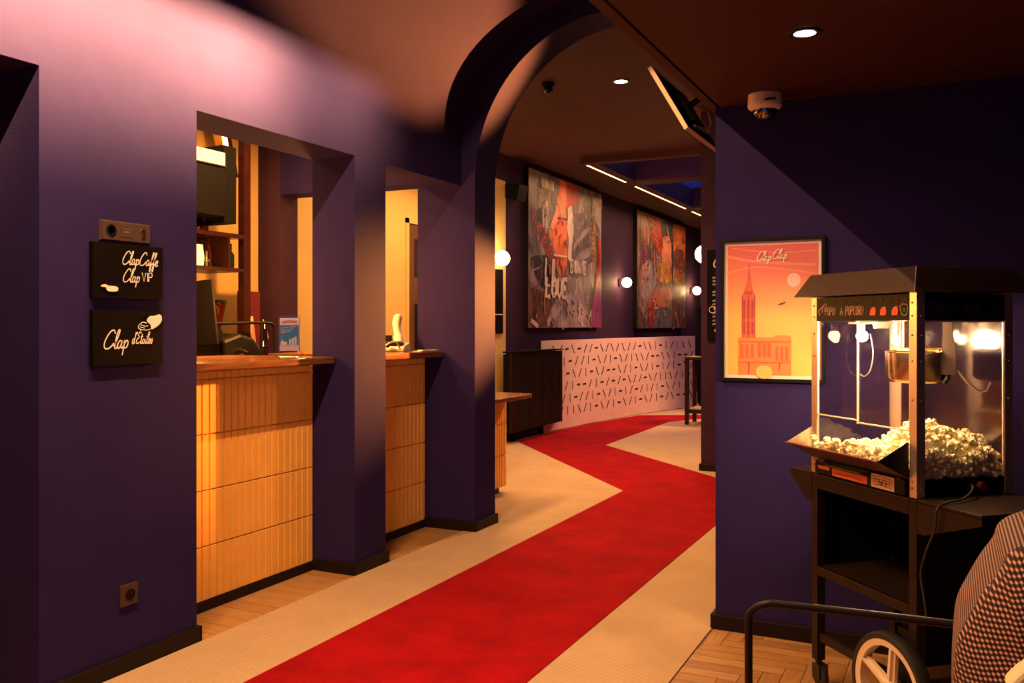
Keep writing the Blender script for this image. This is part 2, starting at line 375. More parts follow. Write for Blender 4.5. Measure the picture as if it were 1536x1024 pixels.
# bar side
w = MB(); w.box(-4.65, -4.45, 1.5, 8.95, 0, 2.905)
struct(w.build('wall_bar', 'yellow'), 'warm cream wall behind the bar counters')
w = MB(); w.box(-4.65, -4.45, 8.95, 17.8, 0, 3.5); w.box(-4.65, -4.45, 1.5, 8.95, 2.905, 3.5)
struct(w.build('wall_paintings', 'plum'), 'dark plum wall hung with two big canvases')
w = MB(); w.box(-4.65, -3.06, 1.4, 1.5, 0, 2.7)
struct(w.build('wall_bar_end', 'plum'), 'end wall of the bar behind the sign wall')
w = MB(); w.box(-4.65, -3.06, 1.4, 4.97, 2.60, 2.75)
struct(w.build('ceiling_bar', 'brown'), 'low dark ceiling over the back bar', 'ceiling')
# far room: post, end wall, ceiling with its sky well
w = MB(); w.box(-2.0, -.70, 7.945, 11.0, 0, 3.5)
struct(w.build('wall_post', 'plum'), 'dark plum return wall carrying the menu board')
w = MB(); w.box(-4.65, 3, 17.6, 17.8, 0, 3.5); w.box(2.8, 3, 11, 17.8, 0, 3.5); w.box(-.7, 3, 10.9, 11, 0, 3.5)
struct(w.build('wall_far', 'plum'), 'dark far walls of the back room')
FC = 3.2; hx0, hx1, hy0, hy1 = -3.72, -1.25, 9.60, 16.2
w = MB()
w.box(-4.65, hx0, 5.16, 17.8, FC, FC + .3); w.box(hx1, 3, 5.16, 17.8, FC, FC + .3)
w.box(hx0, hx1, 5.16, hy0, FC, FC + .3); w.box(hx0, hx1, hy1, 17.8, FC, FC + .3)
struct(w.build('ceiling_far', 'brown'), 'dark ceiling of the back room', 'ceiling')
w = MB(); t = .06
w.box(hx0 - t, hx0, hy0 - t, hy1 + t, FC + .3, 4.0); w.box(hx1, hx1 + t, hy0 - t, hy1 + t, FC + .3, 4.0)
w.box(hx0, hx1, hy0 - t, hy0, FC + .3, 4.0); w.box(hx0, hx1, hy1, hy1 + t, FC + .3, 4.0)
struct(w.build('ceiling_well', 'bluewell'), 'deep blue sides of the roof-light well', 'ceiling')
w = MB(); w.box(hx0, hx1, hy0, hy1, 4.0, 4.03)
struct(w.build('window_1', 'dusk'), 'dusk-blue roof light above the well', 'window')
w = MB()
for y in (11.30, 14.27): w.box(hx0, hx1, y, y + .36, FC - .005, FC + .32)
w.box(hx0 - .05, hx1 + .1, hy0 - .12, hy0, FC - .07, FC + .02); w.box(hx1, hx1 + .1, hy0 - .12, hy1, FC - .07, FC + .02)
struct(w.build('trim_roof_light_beams', 'brown', bevel=.006), 'dark beams and frame of the roof-light well', 'trim')
# skirtings
def skirt(name, segs, label):
    w = MB()
    for (x0, x1, y0, y1) in segs: w.box(x0, x1, y0, y1, 0, .066)
    struct(w.build(name, 'skirt', bevel=.006), label, 'baseboard')
skirt('baseboard_left', [(-2.785, -2.768, -1.6, 1.0), (-2.785, -2.768, 2.02, 2.762), (-3.05, -2.768, 2.745, 2.762), (-2.785, -2.768, 3.818, 4.137),
                         (-3.05, -2.785, 3.818, 3.835), (-3.05, -2.785, 4.12, 4.137)], 'dark skirting along the indigo opening wall')
skirt('baseboard_arch', [(-3.11, -2.671, 4.953, 4.97), (-2.688, -2.671, 4.97, 5.267), (-3.1, -2.671, 5.25, 5.267)], 'dark skirting round the arch pier')
skirt('baseboard_right', [(-.925, 2.8, 3.828, 3.845), (-.925, -.905, 3.845, 4.07)], 'dark skirting under the poster wall')
skirt('baseboard_post', [(-2.017, -.9, 7.928, 7.945), (-2.017, -2.0, 7.945, 11)], 'dark skirting round the return wall')
skirt('baseboard_paintings', [(-4.45, -4.405, 8.95, 9.84)], 'brown plinth along the foot of the plum wall')

# floors
w = MB(); w.box(-4.7, 3.0, -1.75, 17.8, -.12, -.012)
w.box(-4.7, 3.0, -1.75, 17.8, -.012, -.010)
struct(w.build('floor', 'pr0'), 'sub-floor', 'floor')
fl = MB(); L, W = .49, .07; rnd = random.Random(3)
Rm = Matrix.Rotation(math.radians(45), 2)
def in_box(c): return (-1.4 < c.x < 2.7 and 1.0 < c.y < 4.2)
def clip_plank(pts):
    # keep to the popcorn corner: x > -0.915
    out = []
    for i in range(len(pts)):
        a, b = pts[i], pts[(i + 1) % len(pts)]
        for p, q in ((a, b),):
            ia, ib = a.x > -.915, b.x > -.915
            if ia: out.append(a)
            if ia != ib:
                t = (-.915 - a.x) / (b.x - a.x); out.append(a + (b - a) * t)
    return out
for i in range(-90, 90):
    for j in range(-30, 30):
        for d in (0, 1):
            # herringbone lattice: step (W,W) along, (L,-L) across
            ox = i * W + j * L; oy = i * W - j * L
            if d == 0: r = [(ox, oy), (ox + L, oy), (ox + L, oy + W), (ox, oy + W)]
            else: r = [(ox, oy + W), (ox + W, oy + W), (ox + W, oy + W + L), (ox, oy + W + L)]
            g = .0012
            cx = sum(p[0] for p in r) / 4; cy = sum(p[1] for p in r) / 4
            q = [Vector((p[0] + (g if p[0] < cx else -g), p[1] + (g if p[1] < cy else -g))) for p in r]
            q = [Vector((p.x - .35, p.y + 1.2)) for p in q]
            c = sum(q, Vector((0, 0))) / 4
            if not in_box(c): continue
            q = clip_plank(q)
            if len(q) < 3: continue
            q = [p for p in q]
            fl.add([(p.x, min(p.y, 3.9), 0) for p in q], [list(range(len(q)))], d * 3 + rnd.randrange(3))
o = fl.build('floor_parquet', ['pq0', 'pq1', 'pq2', 'pr0', 'pr1', 'pr2'], normals=False); struct(o, 'herringbone oak parquet under the popcorn cart', 'floor')
fl = MB()
for (y0, y1, x0) in ((2.745, 3.835, -3.07), (4.12, 4.97, -3.12), (1.0, 2.035, -3.07)):
    y = y0
    while y < y1:
        fl.add([(x0, y, 0), (-2.765, y, 0), (-2.765, min(y + .098, y1), 0), (x0, min(y + .098, y1), 0)], [(0, 1, 2, 3)], rnd.randrange(3)); y += .1
o = fl.build('floor_thresholds', ['pq2', 'pq0', 'pq2'], normals=False); struct(o, 'pale oak strips in front of the counters', 'floor')
w = MB(); w.prism([(-2.765, -1.6), (-.918, -1.6), (-.918, 4.97), (-.905, 4.97), (-.905, 7.945), (-2.0, 7.945), (-2.0, 11.0), (-.7, 11.0), (2.8, 11.0), (2.8, 17.6), (-4.45, 17.6), (-4.45, 5.25), (-2.688, 5.25), (-2.688, 4.97), (-2.765, 4.97)], 2, -.01, .004)
struct(w.build('floor_carpet', 'beige'), 'beige ribbed carpet along the passage', 'floor')
runner = [(-2.30, -1.58), (-1.40, -1.58), (-1.36, 7.19), (-3.355, 9.17), (-3.40, 11.75), (-2.6, 13.5), (-1.9, 15.1), (-2.7, 15.1), (-3.25, 12.86), (-4.02, 12.42), (-4.27, 11.1), (-4.33, 10.4), (-4.36, 10.2), (-4.36, 9.05), (-2.30, 6.70)]
w = MB(); w.prism(runner, 2, .003, .0075)
tag(w.build('red_runner', 'red'), 'bright red zigzag carpet runner laid down the beige passage', 'carpet')

# ------------------------------------------------------------------ counters
def tiles(mb, x, y0, y1, rows, tw, face=-1):
    ny = max(1, round((y1 - y0) / tw)); tw = (y1 - y0) / ny; g = .0016
    for (z0, z1) in rows:
        for i in range(ny):
            a, b = y0 + i * tw + g, y0 + (i + 1) * tw - g; c, d = z0 + g, z1 - g; e = .0035
            mb.add([(x - .006, a, c), (x - .006, b, c), (x - .006, b, d), (x - .006, a, d), (x, a + e, c + e), (x, b - e, c + e), (x, b - e, d - e), (x, a + e, d - e)],
                   [(4, 5, 6, 7), (0, 1, 5, 4), (1, 2, 6, 5), (2, 3, 7, 6), (3, 0, 4, 7)])
ROWS = [(.045, .292), (.292, .547), (.547, .802), (.802, 1.054), (1.054, 1.092)]
def counter(name, y0, y1, x, label, rows, ztop, depth, ty0=None):
    t = thing(name, label, 'counter', (x, (y0 + y1) / 2, 0)); o = Matrix.Translation((-x, -(y0 + y1) / 2, 0))
    w = MB(o); w.box(x - depth, x - .008, y0, y1, .045, ztop); w.build('carcass', 'grout', t)
    w = MB(o); tiles(w, x, y0, y1, rows, .0456); w.build('tiled_front', 'tile', t, normals=False)
    w = MB(o); w.box(x - depth, x + .006, y0, y1, 0, .045); w.build('plinth', 'skirt', t)
    return t
counter('serving_counter', 2.76, 3.828, -3.05, 'cream-tiled serving counter in the wide opening beside the sign wall', ROWS, 1.097, .55)
counter('serving_counter', 4.13, 4.965, -3.05, 'tiled serving counter holding the telephone, in the opening next to the arch', ROWS, 1.097, .55)
def slab(x0, x1, y0, y1, z0, z1, r, name, label):
    # rounded free corners on the +x side
    pts = [(x0, y0), (x1 - r, y0)] + [(x1 - r + r * math.sin(a), y0 + r - r * math.cos(a)) for a in [PI / 2 * k / 8 for k in range(1, 9)]]
    pts += [(x1 - r + r * math.cos(a), y1 - r + r * math.sin(a)) for a in [PI / 2 * k / 8 for k in range(0, 9)]] + [(x0, y1)]
    w = MB(); w.prism(pts, 2, z0, z1); o = w.build(name, 'top', bevel=.006); tag(o, label, 'worktop'); return o
slab(-3.62, -2.90, 2.75, 3.83, 1.100, 1.136, .02, 'worktop', 'dark polished worktop on the counter beside the sign wall')
slab(-3.62, -2.91, 4.125, 4.965, 1.100, 1.136, .02, 'worktop', 'dark polished worktop on the counter holding the telephone')
# the lower counter past the arch
ROW2 = [(.055, .30), (.30, .54), (.54, .71), (.71, .742)]
t = thing('low_counter', 'low tiled counter just beyond the arch with an overhanging top', 'counter', (-3.1, 5.76, 0)); o_ = Matrix.Translation((3.1, -5.76, 0))
w = MB(o_); w.box(-3.6, -3.108, 5.27, 6.252, .055, .745); w.build('carcass', 'grout', t)
w = MB(o_); tiles(w, -3.10, 5.27, 6.252, ROW2, .041); w.build('tiled_front', 'tile', t, normals=False)
w = MB(o_); w.box(-3.6, -3.14, 5.27, 6.20, 0, .055); w.build('plinth', 'skirt', t)
slab(-3.62, -2.87, 5.27, 6.28, .748, .778, .07, 'low_worktop', 'rounded dark worktop on the low counter beyond the arch')
t = thing('tall_cabinet', 'tall brown cabinet end with a dark cap behind the low counter', 'cabinet', (-3.45, 5.7, 0)); o_ = Matrix.Translation((3.45, -5.7, 0))
w = MB(o_); w.box(-4.0, -3.635, 5.3, 7.04, 0, 1.06); w.build('body', 'doorw', t)
w = MB(o_); w.box(-4.02, -3.625, 5.28, 7.06, 1.06, 1.095); w.build('cap', 'skirt', t)

# things on the counters
def leaflet_stand():
    # clear holder standing on the worktop, facing the passage
    t = thing('leaflet_holder', 'clear leaflet holder with a teal and orange card on the worktop', 'leaflet holder', (-2.985, 3.56, 1.137), math.radians(36))
    t2 = []
    w = MB(); w.box(-.052, .052, -.012, -.009, .035, .20); w.box(-.052, .052, .009, .012, .035, .215); w.box(-.052, -.049, -.012, .012, .035, .20); w.box(.049, .052, -.012, .012, .035, .20)
    w.build('clear_pocket', 'glass2', t)
    w = MB(); w.tube(smooth_pts([(-.05, 0, .035), (-.066, 0, .018), (-.05, 0, .004), (.05, 0, .004), (.066, 0, .018), (.05, 0, .035)], 6), .0045, 8); w.box(-.055, .055, -.035, .035, 0, .005); w.build('foot', 'glass2', t)
    f = Flat(lambda u, v, o: Vector((u, -.004 - o, v)))
    f.rect(-.046, .036, .046, .20, 0); f.rect(-.046, .036, .046, .066, 4); f.rect(-.046, .066, .046, .165, 1)
    f.stroke([(-.04, .176), (0, .184), (.04, .178)], .026, 0); f.stroke([(-.036, .178), (0, .183), (.036, .180)], .012, 2)
    for k, vv in enumerate((.150, .138, .127)): f.stroke([(-.04, vv), (.03 - .01 * k, vv + .008)], .0035, 3, False)
    for k in range(3): f.rect(.0 + k * .013, .066, .010 + k * .013, .095 + .006 * k, 0)
    f.rect(-.042, .066, -.012, .082, 0); f.rect(-.036, .07, -.03, .092, 0)
    f.build('card', ['white2', 'teal', 'orange', 'tile', 'pink'], t, normals=False)
leaflet_stand()
t = thing('telephone', 'cream desk telephone with its handset propped up on the worktop', 'telephone', (-3.16, 4.80, 1.137), math.radians(20))
w = MB(); w.prism([(-.10, 0), (.09, 0), (.09, .03), (.06, .055), (-.08, .035), (-.10, .02)], 0, -.09, .07); w.build('body', 'whitep', t, bevel=.006)
w = MB(); w.box(-.10, .055, -.085, -.03, .035, .055); w.build('keypad', 'black', t)
w = MB(); w.tube(smooth_pts([(.02, -.02, .045), (.0, .03, .10), (-.02, .08, .165), (-.02, .105, .205)], 6), [.030] * 6 + [.024] * 6 + [.028] * 7, 12); w.sphere((-.02, .11, .208), .030, seg=14, ring=8); w.build('handset', 'whitep', t, smooth=True)
w = MB(); w.tube(smooth_pts([(-.08, -.12, .01), (-.04, -.17, .03), (.0, -.19, .055), (.03, -.15, .06), (.05, -.12, .02)], 6), .006, 8); w.build('cord', 'whitep', t, smooth=True)
w = MB(); w.sphere((-.03, -.125, .045), .02); w.build('knob', 'black', t, smooth=True)
t = thing('card_terminal', 'black card reader with small screen behind the telephone', 'card reader', (-3.33, 4.90, 1.137), math.radians(25))
w = MB(); w.prism([(-.05, 0), (.06, 0), (.06, .02), (-.02, .10), (-.05, .10)], 0, -.06, .06); w.build('body', 'black', t, bevel=.004)
w = MB(); w.box(-.04, .04, -.046, -.04, .085, .096); w.build('screen', 'whitep', t)
w = MB(); w.box(-3.0, -2.95, 4.70, 4.87, 1.1365, 1.142, R=Matrix.Rotation(.3, 3, 'Z')); w.box(-2.98, -2.94, 4.78, 4.93, 1.1425, 1.147, R=Matrix.Rotation(-.2, 3, 'Z'))
tag(w.build('paper_slips', 'paper'), 'loose paper slips lying in front of the telephone', 'paper')

# ------------------------------------------------------------------ the back bar seen through the wide opening
w = MB(); w.box(-4.448, -3.85, 3.0, 4.965, 0, .95); tag(w.build('back_counter', 'brownwood', bevel=.004), 'dark back counter against the cream bar wall', 'counter')
t = thing('shelf_unit', 'red-brown wooden shelf unit on the bar wall with bottles', 'shelf', (-4.30, 4.4, 0)); o_ = Matrix.Translation((4.30, -4.4, 0))
for (z0, z1) in ((1.862, 1.888), (1.645, 1.668)):
    w = MB(o_); w.box(-4.449, -4.12, 3.3, 4.47, z0, z1); w.build('shelf_board', 'brownwood', t)
w = MB(o_); w.box(-4.17, -4.12, 4.47, 4.53, .95, 2.60); w.build('upright', 'brownwood', t)
w = MB(o_); w.box(-4.449, -4.12, 4.33, 4.345, 1.668, 1.862); w.build('divider', 'brownwood', t)
w = MB(); w.box(-4.449, -4.10, 3.5, 4.29, 1.985, 2.292); w.box(-4.44, -4.12, 4.29, 4.40, 1.95, 2.44)
tag(w.build('black_cabinet', 'matte', bevel=.004), 'black glossy wall cabinet above the wooden shelves', 'cabinet')
t = thing('valance_lamp', 'bright cream lamp strip over the black wall cabinet', 'lamp', (-4.2, 4.0, 2.295)); o_ = Matrix.Translation((4.2, -4.0, -2.295))
w = MB(o_); w.box(-4.44, -4.09, 3.5, 4.285, 2.295, 2.302); w.build('sill', 'brass', t)
w = MB(o_); w.box(-4.30, -4.10, 3.5, 4.28, 2.302, 2.385); w.build('diffuser', emit('valance_glow', (1, .55, .20), 3.2), t)
t = thing('wall_lamp', 'slanting brass lamp shade glowing above the shelf upright', 'lamp', (-4.25, 4.50, 2.42))
w = MB(); w.prism([(-.09, .17), (.01, .17), (.09, -.13), (-.005, -.13)], 0, -.09, -.03); w.build('shade', 'brass', t)
w = MB(); w.prism([(-.07, .165), (-.035, .165), (.035, -.12), (.0, -.12)], 0, -.03, -.022); w.build('glowing_slot', emit('slot_glow', (1, .62, .25), 6), t)
def bottle(x, y, z, h, r, mname, label, cat='bottle'):
    t = thing('bottle', label, cat, (x, y, z), 0, 'bottles on the shelf unit')
    w = MB(); w.lathe([(r, 0), (r, h * .6), (r * .4, h * .75), (r * .36, h)], 14); w.build('glass_body', mname, t, smooth=True)
    w = MB(); w.lathe([(r * .42, h), (r * .42, h + .012)], 12); w.build('cap', 'skirt', t)
bottle(-4.25, 4.02, 1.668, .15, .042, 'bottle', 'squat amber bottle on the lower shelf next to the divider')
bottle(-4.2, 4.24, 1.668, .165, .028, 'bottle', 'slim amber bottle just before the shelf divider')
bottle(-4.24, 4.38, 1.668, .15, .028, 'bottler', 'red bottle behind the shelf divider')
bottle(-4.2, 4.43, 1.668, .15, .026, 'bottleg', 'green bottle at the end of the lower shelf')
bottle(-4.22, 4.22, 1.888, .075, .028, 'bottler', 'small red bottle on the upper shelf under the black cabinet')
bottle(-4.22, 4.12, 1.888, .075, .025, 'bottleg', 'small dark bottle on the upper shelf under the black cabinet')
t = thing('shelf_lantern', 'glowing amber glass lantern on the lower shelf', 'lamp', (-4.2, 4.12, 1.669))
w = MB(); w.lathe([(.055, 0), (.06, .05), (.05, .13)], 18); w.build('glass_shade', emit('lantern_glow', (1, .55, .2), 2.6), t, smooth=True)
w = MB(); w.lathe([(.058, .13), (.02, .15)], 18); w.build('lid', 'brass', t)
# coffee corner
t = thing('till_screen', 'black tilted till screen at the edge of the sign wall', 'screen', (-4.0, 3.86, .951), math.radians(20))
w = MB(); w.box(-.20, .18, -.008, .012, .22, .60, R=Matrix.Rotation(-.1, 3, 'Y')); w.build('screen', 'black', t, bevel=.004)
w = MB(); w.box(-.02, .02, .012, .03, 0, .34); w.box(-.1, .1, -.07, .09, 0, .012); w.build('stand', 'black', t)
t = thing('coffee_machine', 'black coffee machine with a bent tube rail on the back counter', 'coffee machine', (-4.05, 4.19, .951))
w = MB(); w.prism([(-.17, 0), (.17, 0), (.17, .20), (.10, .27), (-.02, .30), (-.17, .26)], 0, -.18, .18); w.build('body', 'black', t, bevel=.02)
w = MB(); w.tube(smooth_pts([(.1, -.20, .36), (.1, .08, .365), (.1, .30, .365), (.1, .36, .35), (.1, .375, .30), (.1, .375, .02)], 8), .010, 10); w.tube([(.1, .25, .365), (.1, .25, .06)], .009, 8); w.build('rail', 'black', t, smooth=True)
w = MB(); w.tube([(.17, -.03, .20), (.27, -.05, .18)], .014, 10); w.lathe([(.035, .15), (.035, .18)], 14, (.20, -.03, 0)); w.build('brew_handle', 'steel', t, smooth=True)
t = thing('coffee_grinder', 'coffee grinder with a clear bean hopper behind the black machine', 'grinder', (-4.34, 4.42, .951))
w = MB(); w.lathe([(.07, 0), (.07, .28), (.05, .33)], 18); w.build('body', 'black', t, smooth=True)
w = MB(); w.lathe([(.05, .33), (.085, .50)], 20); w.build('hopper', 'bottle', t, smooth=True)
w = MB(); w.lathe([(.09, .50), (.085, .515)], 20); w.build('lid', 'black', t)
t = thing('menu_folder', 'dark red upright menu folder leaning on the bar wall', 'folder', (-4.2, 4.60, .951))
w = MB(); w.box(-.008, .008, -.10, .10, .0, .575); w.build('cover', 'redbook', t)
w = MB(); w.prism([(-.07, .16), (-.005, .40), (-.055, .40), (-.085, .38)], 0, .012, .03); w.prism([(.035, .10), (.065, .10), (.015, .41), (-.03, .40)], 0, .012, .024); w.build('inserted_sheets', 'paper', t)
t = thing('small_bottle', 'small clear bottle beside the dark red folder', 'bottle', (-4.06, 4.59, .951))
w = MB(); w.lathe([(.03, .0), (.03, .30), (.012, .35), (.012, .40)], 14); w.build('glass_body', 'bottle', t, smooth=True)

# door and board on the cream wall
t = MB(); t.box(-4.452, -4.435, 6.90, 6.945, 0, 2.28); t.box(-4.452, -4.435, 7.78, 7.825, 0, 2.28); t.box(-4.452, -4.435, 6.90, 7.825, 2.235, 2.28)
t.box(-4.452, -4.446, 6.945, 7.78, 0, 2.235, 1)
t.box(-4.446, -4.442, 7.05, 7.68, 1.75, 2.1, 2); t.box(-4.446, -4.442, 7.05, 7.68, .3, 1.5, 2)
struct(t.build('door_1', ['yellow', 'doorw', 'skirt']), 'brown door in a cream frame behind the bar', 'door')
t = thing('drinks_sign', 'tall black drinks board below the globe on the cream wall', 'board', (-4.44, 8.5, 1.21))
w = MB(); w.box(-.009, .012, -.30, .342, 0, .705); w.build('board', 'board', t)
f = Flat(lambda u, v, o: Vector((.012 + o, u, v)))
f.rect(-.28, .205, .33, .215, 0); f.rect(-.28, .60, .1, .612, 0)
f.build('chalk_lines', 'chalk2', t, normals=False)
t = thing('wall_speaker', 'small black wedge speaker high on the plum wall edge', 'speaker', (-4.449, 9.05, 2.70))
w = MB(); w.prism([(0, .02), (.13, -.01), (.17, .17), (0, .17)], 1, -.12, .14); w.build('case', 'matte', t, bevel=.006)
w = MB(); w.prism([(.125, -.008), (.135, -.008), (.172, .165), (.165, .168)], 1, -.10, .12); w.build('grille', 'black', t)

def globe(x, y, z, r, ax, label):
    # ax: unit vector from the wall to the globe
    d = Vector(ax); t = thing('globe_sconce', label, 'wall lamp', (x, y, z), 0, 'globe wall lamps')
    w = MB(); w.lathe([(r * .75, 0), (r * .75, .03)], 20, R=d.to_track_quat('Z', 'Y').to_matrix()); w.lathe([(r * .4, .03), (r * .4, .06)], 16, R=d.to_track_quat('Z', 'Y').to_matrix()); w.build('wall_plate', 'black', t)
    w = MB(); w.sphere(d * (.05 + r), r, seg=24, ring=14); w.build('glass_globe', 'globe', t, smooth=True)
    l = bpy.data.lights.new('globe_glow', 'POINT'); l.energy = 9; l.color = (1, .55, .22); l.shadow_soft_size = r
    lo = bpy.data.objects.new('globe_glow', l); COL.objects.link(lo); lo.parent = t; lo.location = d * (.05 + r + r * 1.25)
    l2 = l.copy(); l2.energy = 2.6; l2.shadow_soft_size = .01; lo = bpy.data.objects.new('globe_glow', l2); COL.objects.link(lo); lo.parent = t; lo.location = d * .055 + Vector((0, -r * 1.35, 0))
globe(-4.449, 8.60, 2.02, .082, (1, 0, 0), 'lit globe sconce on the cream wall over the drinks board')
globe(-4.449, 12.75, 1.94, .074, (1, 0, 0), 'lit globe sconce between the two canvases')
globe(-4.449, 16.85, 1.96, .078, (1, 0, 0), 'lit globe sconce past the farther canvas')
globe(-2.001, 8.62, 1.99, .088, (-1, 0, 0), 'lit globe sconce on the side of the menu-board wall')

# ------------------------------------------------------------------ back room
# radiator: black column radiator with fins
t = thing('radiator', 'tall black ribbed radiator on the plum wall under the canvas', 'radiator', (-4.36, 9.45, 0)); o_ = Matrix.Translation((4.36, -9.45, 0))
w = MB(o_); w.box(-4.365, -4.30, 8.72, 10.14, .125, .985); w.build('core', 'matte', t)
w = MB(o_)
for k in range(30):
    y = 8.725 + k * .0475; w.box(-4.30, -4.262, y, y + .030, .13, 1.0 - (.0 if k < 20 else .0008 * (k - 20)))
w.build('ribs', 'blackm', t, bevel=.004)
w = MB(o_); w.box(-4.368, -4.25, 8.71, 10.15, 1.001, 1.016); w.build('top_plate', 'matte', t)
for y in (9.0, 9.75):
    w = MB(o_); w.box(-4.395, -4.367, y, y + .05, 0, .30); w.build('foot', 'matte', t)
# curved dado panel with printed dashes
ctrl = [(-4.40, 9.86), (-4.335, 10.6), (-4.24, 11.4), (-4.12, 12.2), (-3.97, 13.0), (-3.82, 13.6), (-3.64, 14.08)]
cp = [Vector((p.x, p.y)) for p in smooth_pts([(a, b, 0) for a, b in ctrl], 8)]
acc = [0.0]
for a, b in zip(cp, cp[1:]): acc.append(acc[-1] + (b - a).length)
DL = acc[-1]
def on_panel(u, v, o):
    u = max(0, min(DL - 1e-5, u)); i = 0
    while acc[i + 1] < u: i += 1
    k = (u - acc[i]) / (acc[i + 1] - acc[i]); p = cp[i].lerp(cp[i + 1], k); d = (cp[i + 1] - cp[i]).normalized()
    q = p + Vector((d.y, -d.x)) * o; return Vector((q.x, q.y, v))
t = thing('dash_panel', 'curved pink panel printed with dark dashes beside the radiator', 'panel', (-4.1, 12.0, 0)); o_ = Matrix.Translation((4.1, -12.0, 0))
w = MB(o_); vs = []; N = 48
for i in range(N + 1):
    u = DL * i / N
    for (off, v) in ((0, .012), (0, 1.115 + .018 * i / N), (-.03, 1.115 + .018 * i / N), (-.03, .012)): vs.append(on_panel(u, v, off))
w.add(vs, [(4 * i + k, 4 * i + (k + 1) % 4, 4 * i + 4 + (k + 1) % 4, 4 * i + 4 + k) for i in range(N) for k in range(4)] + [(0, 1, 2, 3), (4 * N, 4 * N + 3, 4 * N + 2, 4 * N + 1)])
w.build('panel_board', 'pink', t, smooth=True)
f = Flat(on_panel); f.xf = o_; rnd = random.Random(5)
for r_ in range(7):
    v = 1.00 - r_ * .155; u = .12 + (r_ % 3) * .10; k = r_
    while u < DL - .06:
        f.k = 0; kind = '-\\/|'[k % 4] if rnd.random() > .25 else rnd.choice('\\/|-'); k += 1
        h = .056
        if v - h > .03:
            if kind == '-': f.stroke([(u - .045, v - .004), (u, v + .004), (u + .045, v)], .026, 0)
            elif kind == '\\': f.stroke([(u - .04, v + h), (u + .035, v - h)], .020, 0, False)
            elif kind == '/': f.stroke([(u + .04, v + h), (u - .035, v - h)], .020, 0, False)
            else: f.stroke([(u, v + h), (u + .004, v - h)], .018, 0, False)
        u += .150 + rnd.random() * .02
f.build('dash_print', 'mark', t, normals=False)
t = thing('dark_cabinet', 'dark cabinet at the far end of the dash-printed panel', 'cabinet', (-3.35, 14.35, 0))
w = MB(); w.box(-.27, .27, -.22, .22, .06, 1.55); w.build('body', 'matte', t, bevel=.006)
w = MB(); w.box(-.25, .25, -.20, .20, 0, .06); w.build('plinth', 'black', t)
w = MB(); w.box(-.28, .28, -.23, .23, 1.55, 1.58); w.build('top', 'matte', t, bevel=.004)
t = thing('high_table', 'narrow dark red high table frame standing on the far pale carpet', 'table', (-2.65, 11.75, .0045)); w = MB()
w.box(-.47, .45, -.22, .22, .845, .885); w.build('tabletop', 'brownwood', t, bevel=.006)
for sx in (-1, 1):
    for sy in (-1, 1):
        w = MB(); a = -.47 if sx < 0 else .40; w.box(a, a + .05, sy * .195 - .025, sy * .195 + .025, 0, .845); w.build('leg', 'brownwood', t, bevel=.004)
for sy in (-1, 1):
    w = MB(); w.box(-.42, .40, sy * .195 - .02, sy * .195 + .02, .15, .20); w.build('stretcher', 'brownwood', t)
w = MB(); w.box(-.42, .40, -.175, .175, .20, .215); w.build('foot_shelf', 'paper', t)

# canvases
def canvas(y0, y1, z0, z1, label, paint, ground):
    t = thing('canvas_painting', label, 'painting', (-4.449, (y0 + y1) / 2, z0), 0, 'big abstract canvases')
    W, H = y1 - y0, z1 - z0
    w = MB(); w.box(0, .066, -W / 2, W / 2, 0, H); w.build('stretcher_box', 'matte', t)
    w = MB(); w.box(.0655, .069, -W / 2, W / 2, 0, H); w.build('painted_ground', ground, t)
    for nm, mats, fn in paint:
        f = Flat(lambda u, v, o: Vector((.069 + o, -W / 2 + u * W, v * H))); f.lift = .00003; f.k = 0 if nm == 'painted_shapes' else 420; f.asp = W / H
        fn(f); f.build(nm, mats, t, normals=False)
    return t
PM = ['p_or', 'p_rd', 'p_bk', 'p_bg', 'p_wh', 'p_br', 'p_gy', 'p_pu', 'p_ye', 'p_sk']
OR, RD, BK, BG, WH, BR, GY, PU, YE, SK = range(10)
def cv(x0, x1, yt0, yt1, yb0, yb1, k):
    def g(x, y):
        fr = (x - x0) / (x1 - x0); yt = yt0 + (yt1 - yt0) * fr; yb = yb0 + (yb1 - yb0) * fr
        return (max(.002, min(.998, fr / ((1 - fr) * k + fr))), max(.002, min(.998, (yb - y) / (yb - yt))))
    return g
c1 = cv(53, 487, 40, 210, 985, 995, 1.18)
c2 = cv(90, 462, 75, 215, 985, 985, 1.17)
def blob(f, g, pts, m, n=6):
    pts = [g(*p) for p in pts]; P = smooth_pts([(a, b, 0) for a, b in pts], n, True)
    f.poly([(min(.999, max(.001, p.x)), min(.999, max(.001, p.y))) for p in P], m)
def st(f, g, pts, w, m): f.stroke([g(*p) for p in pts], w, m, True, f.asp)
def hard(f, g, pts, m): f.poly([g(*p) for p in pts], m)
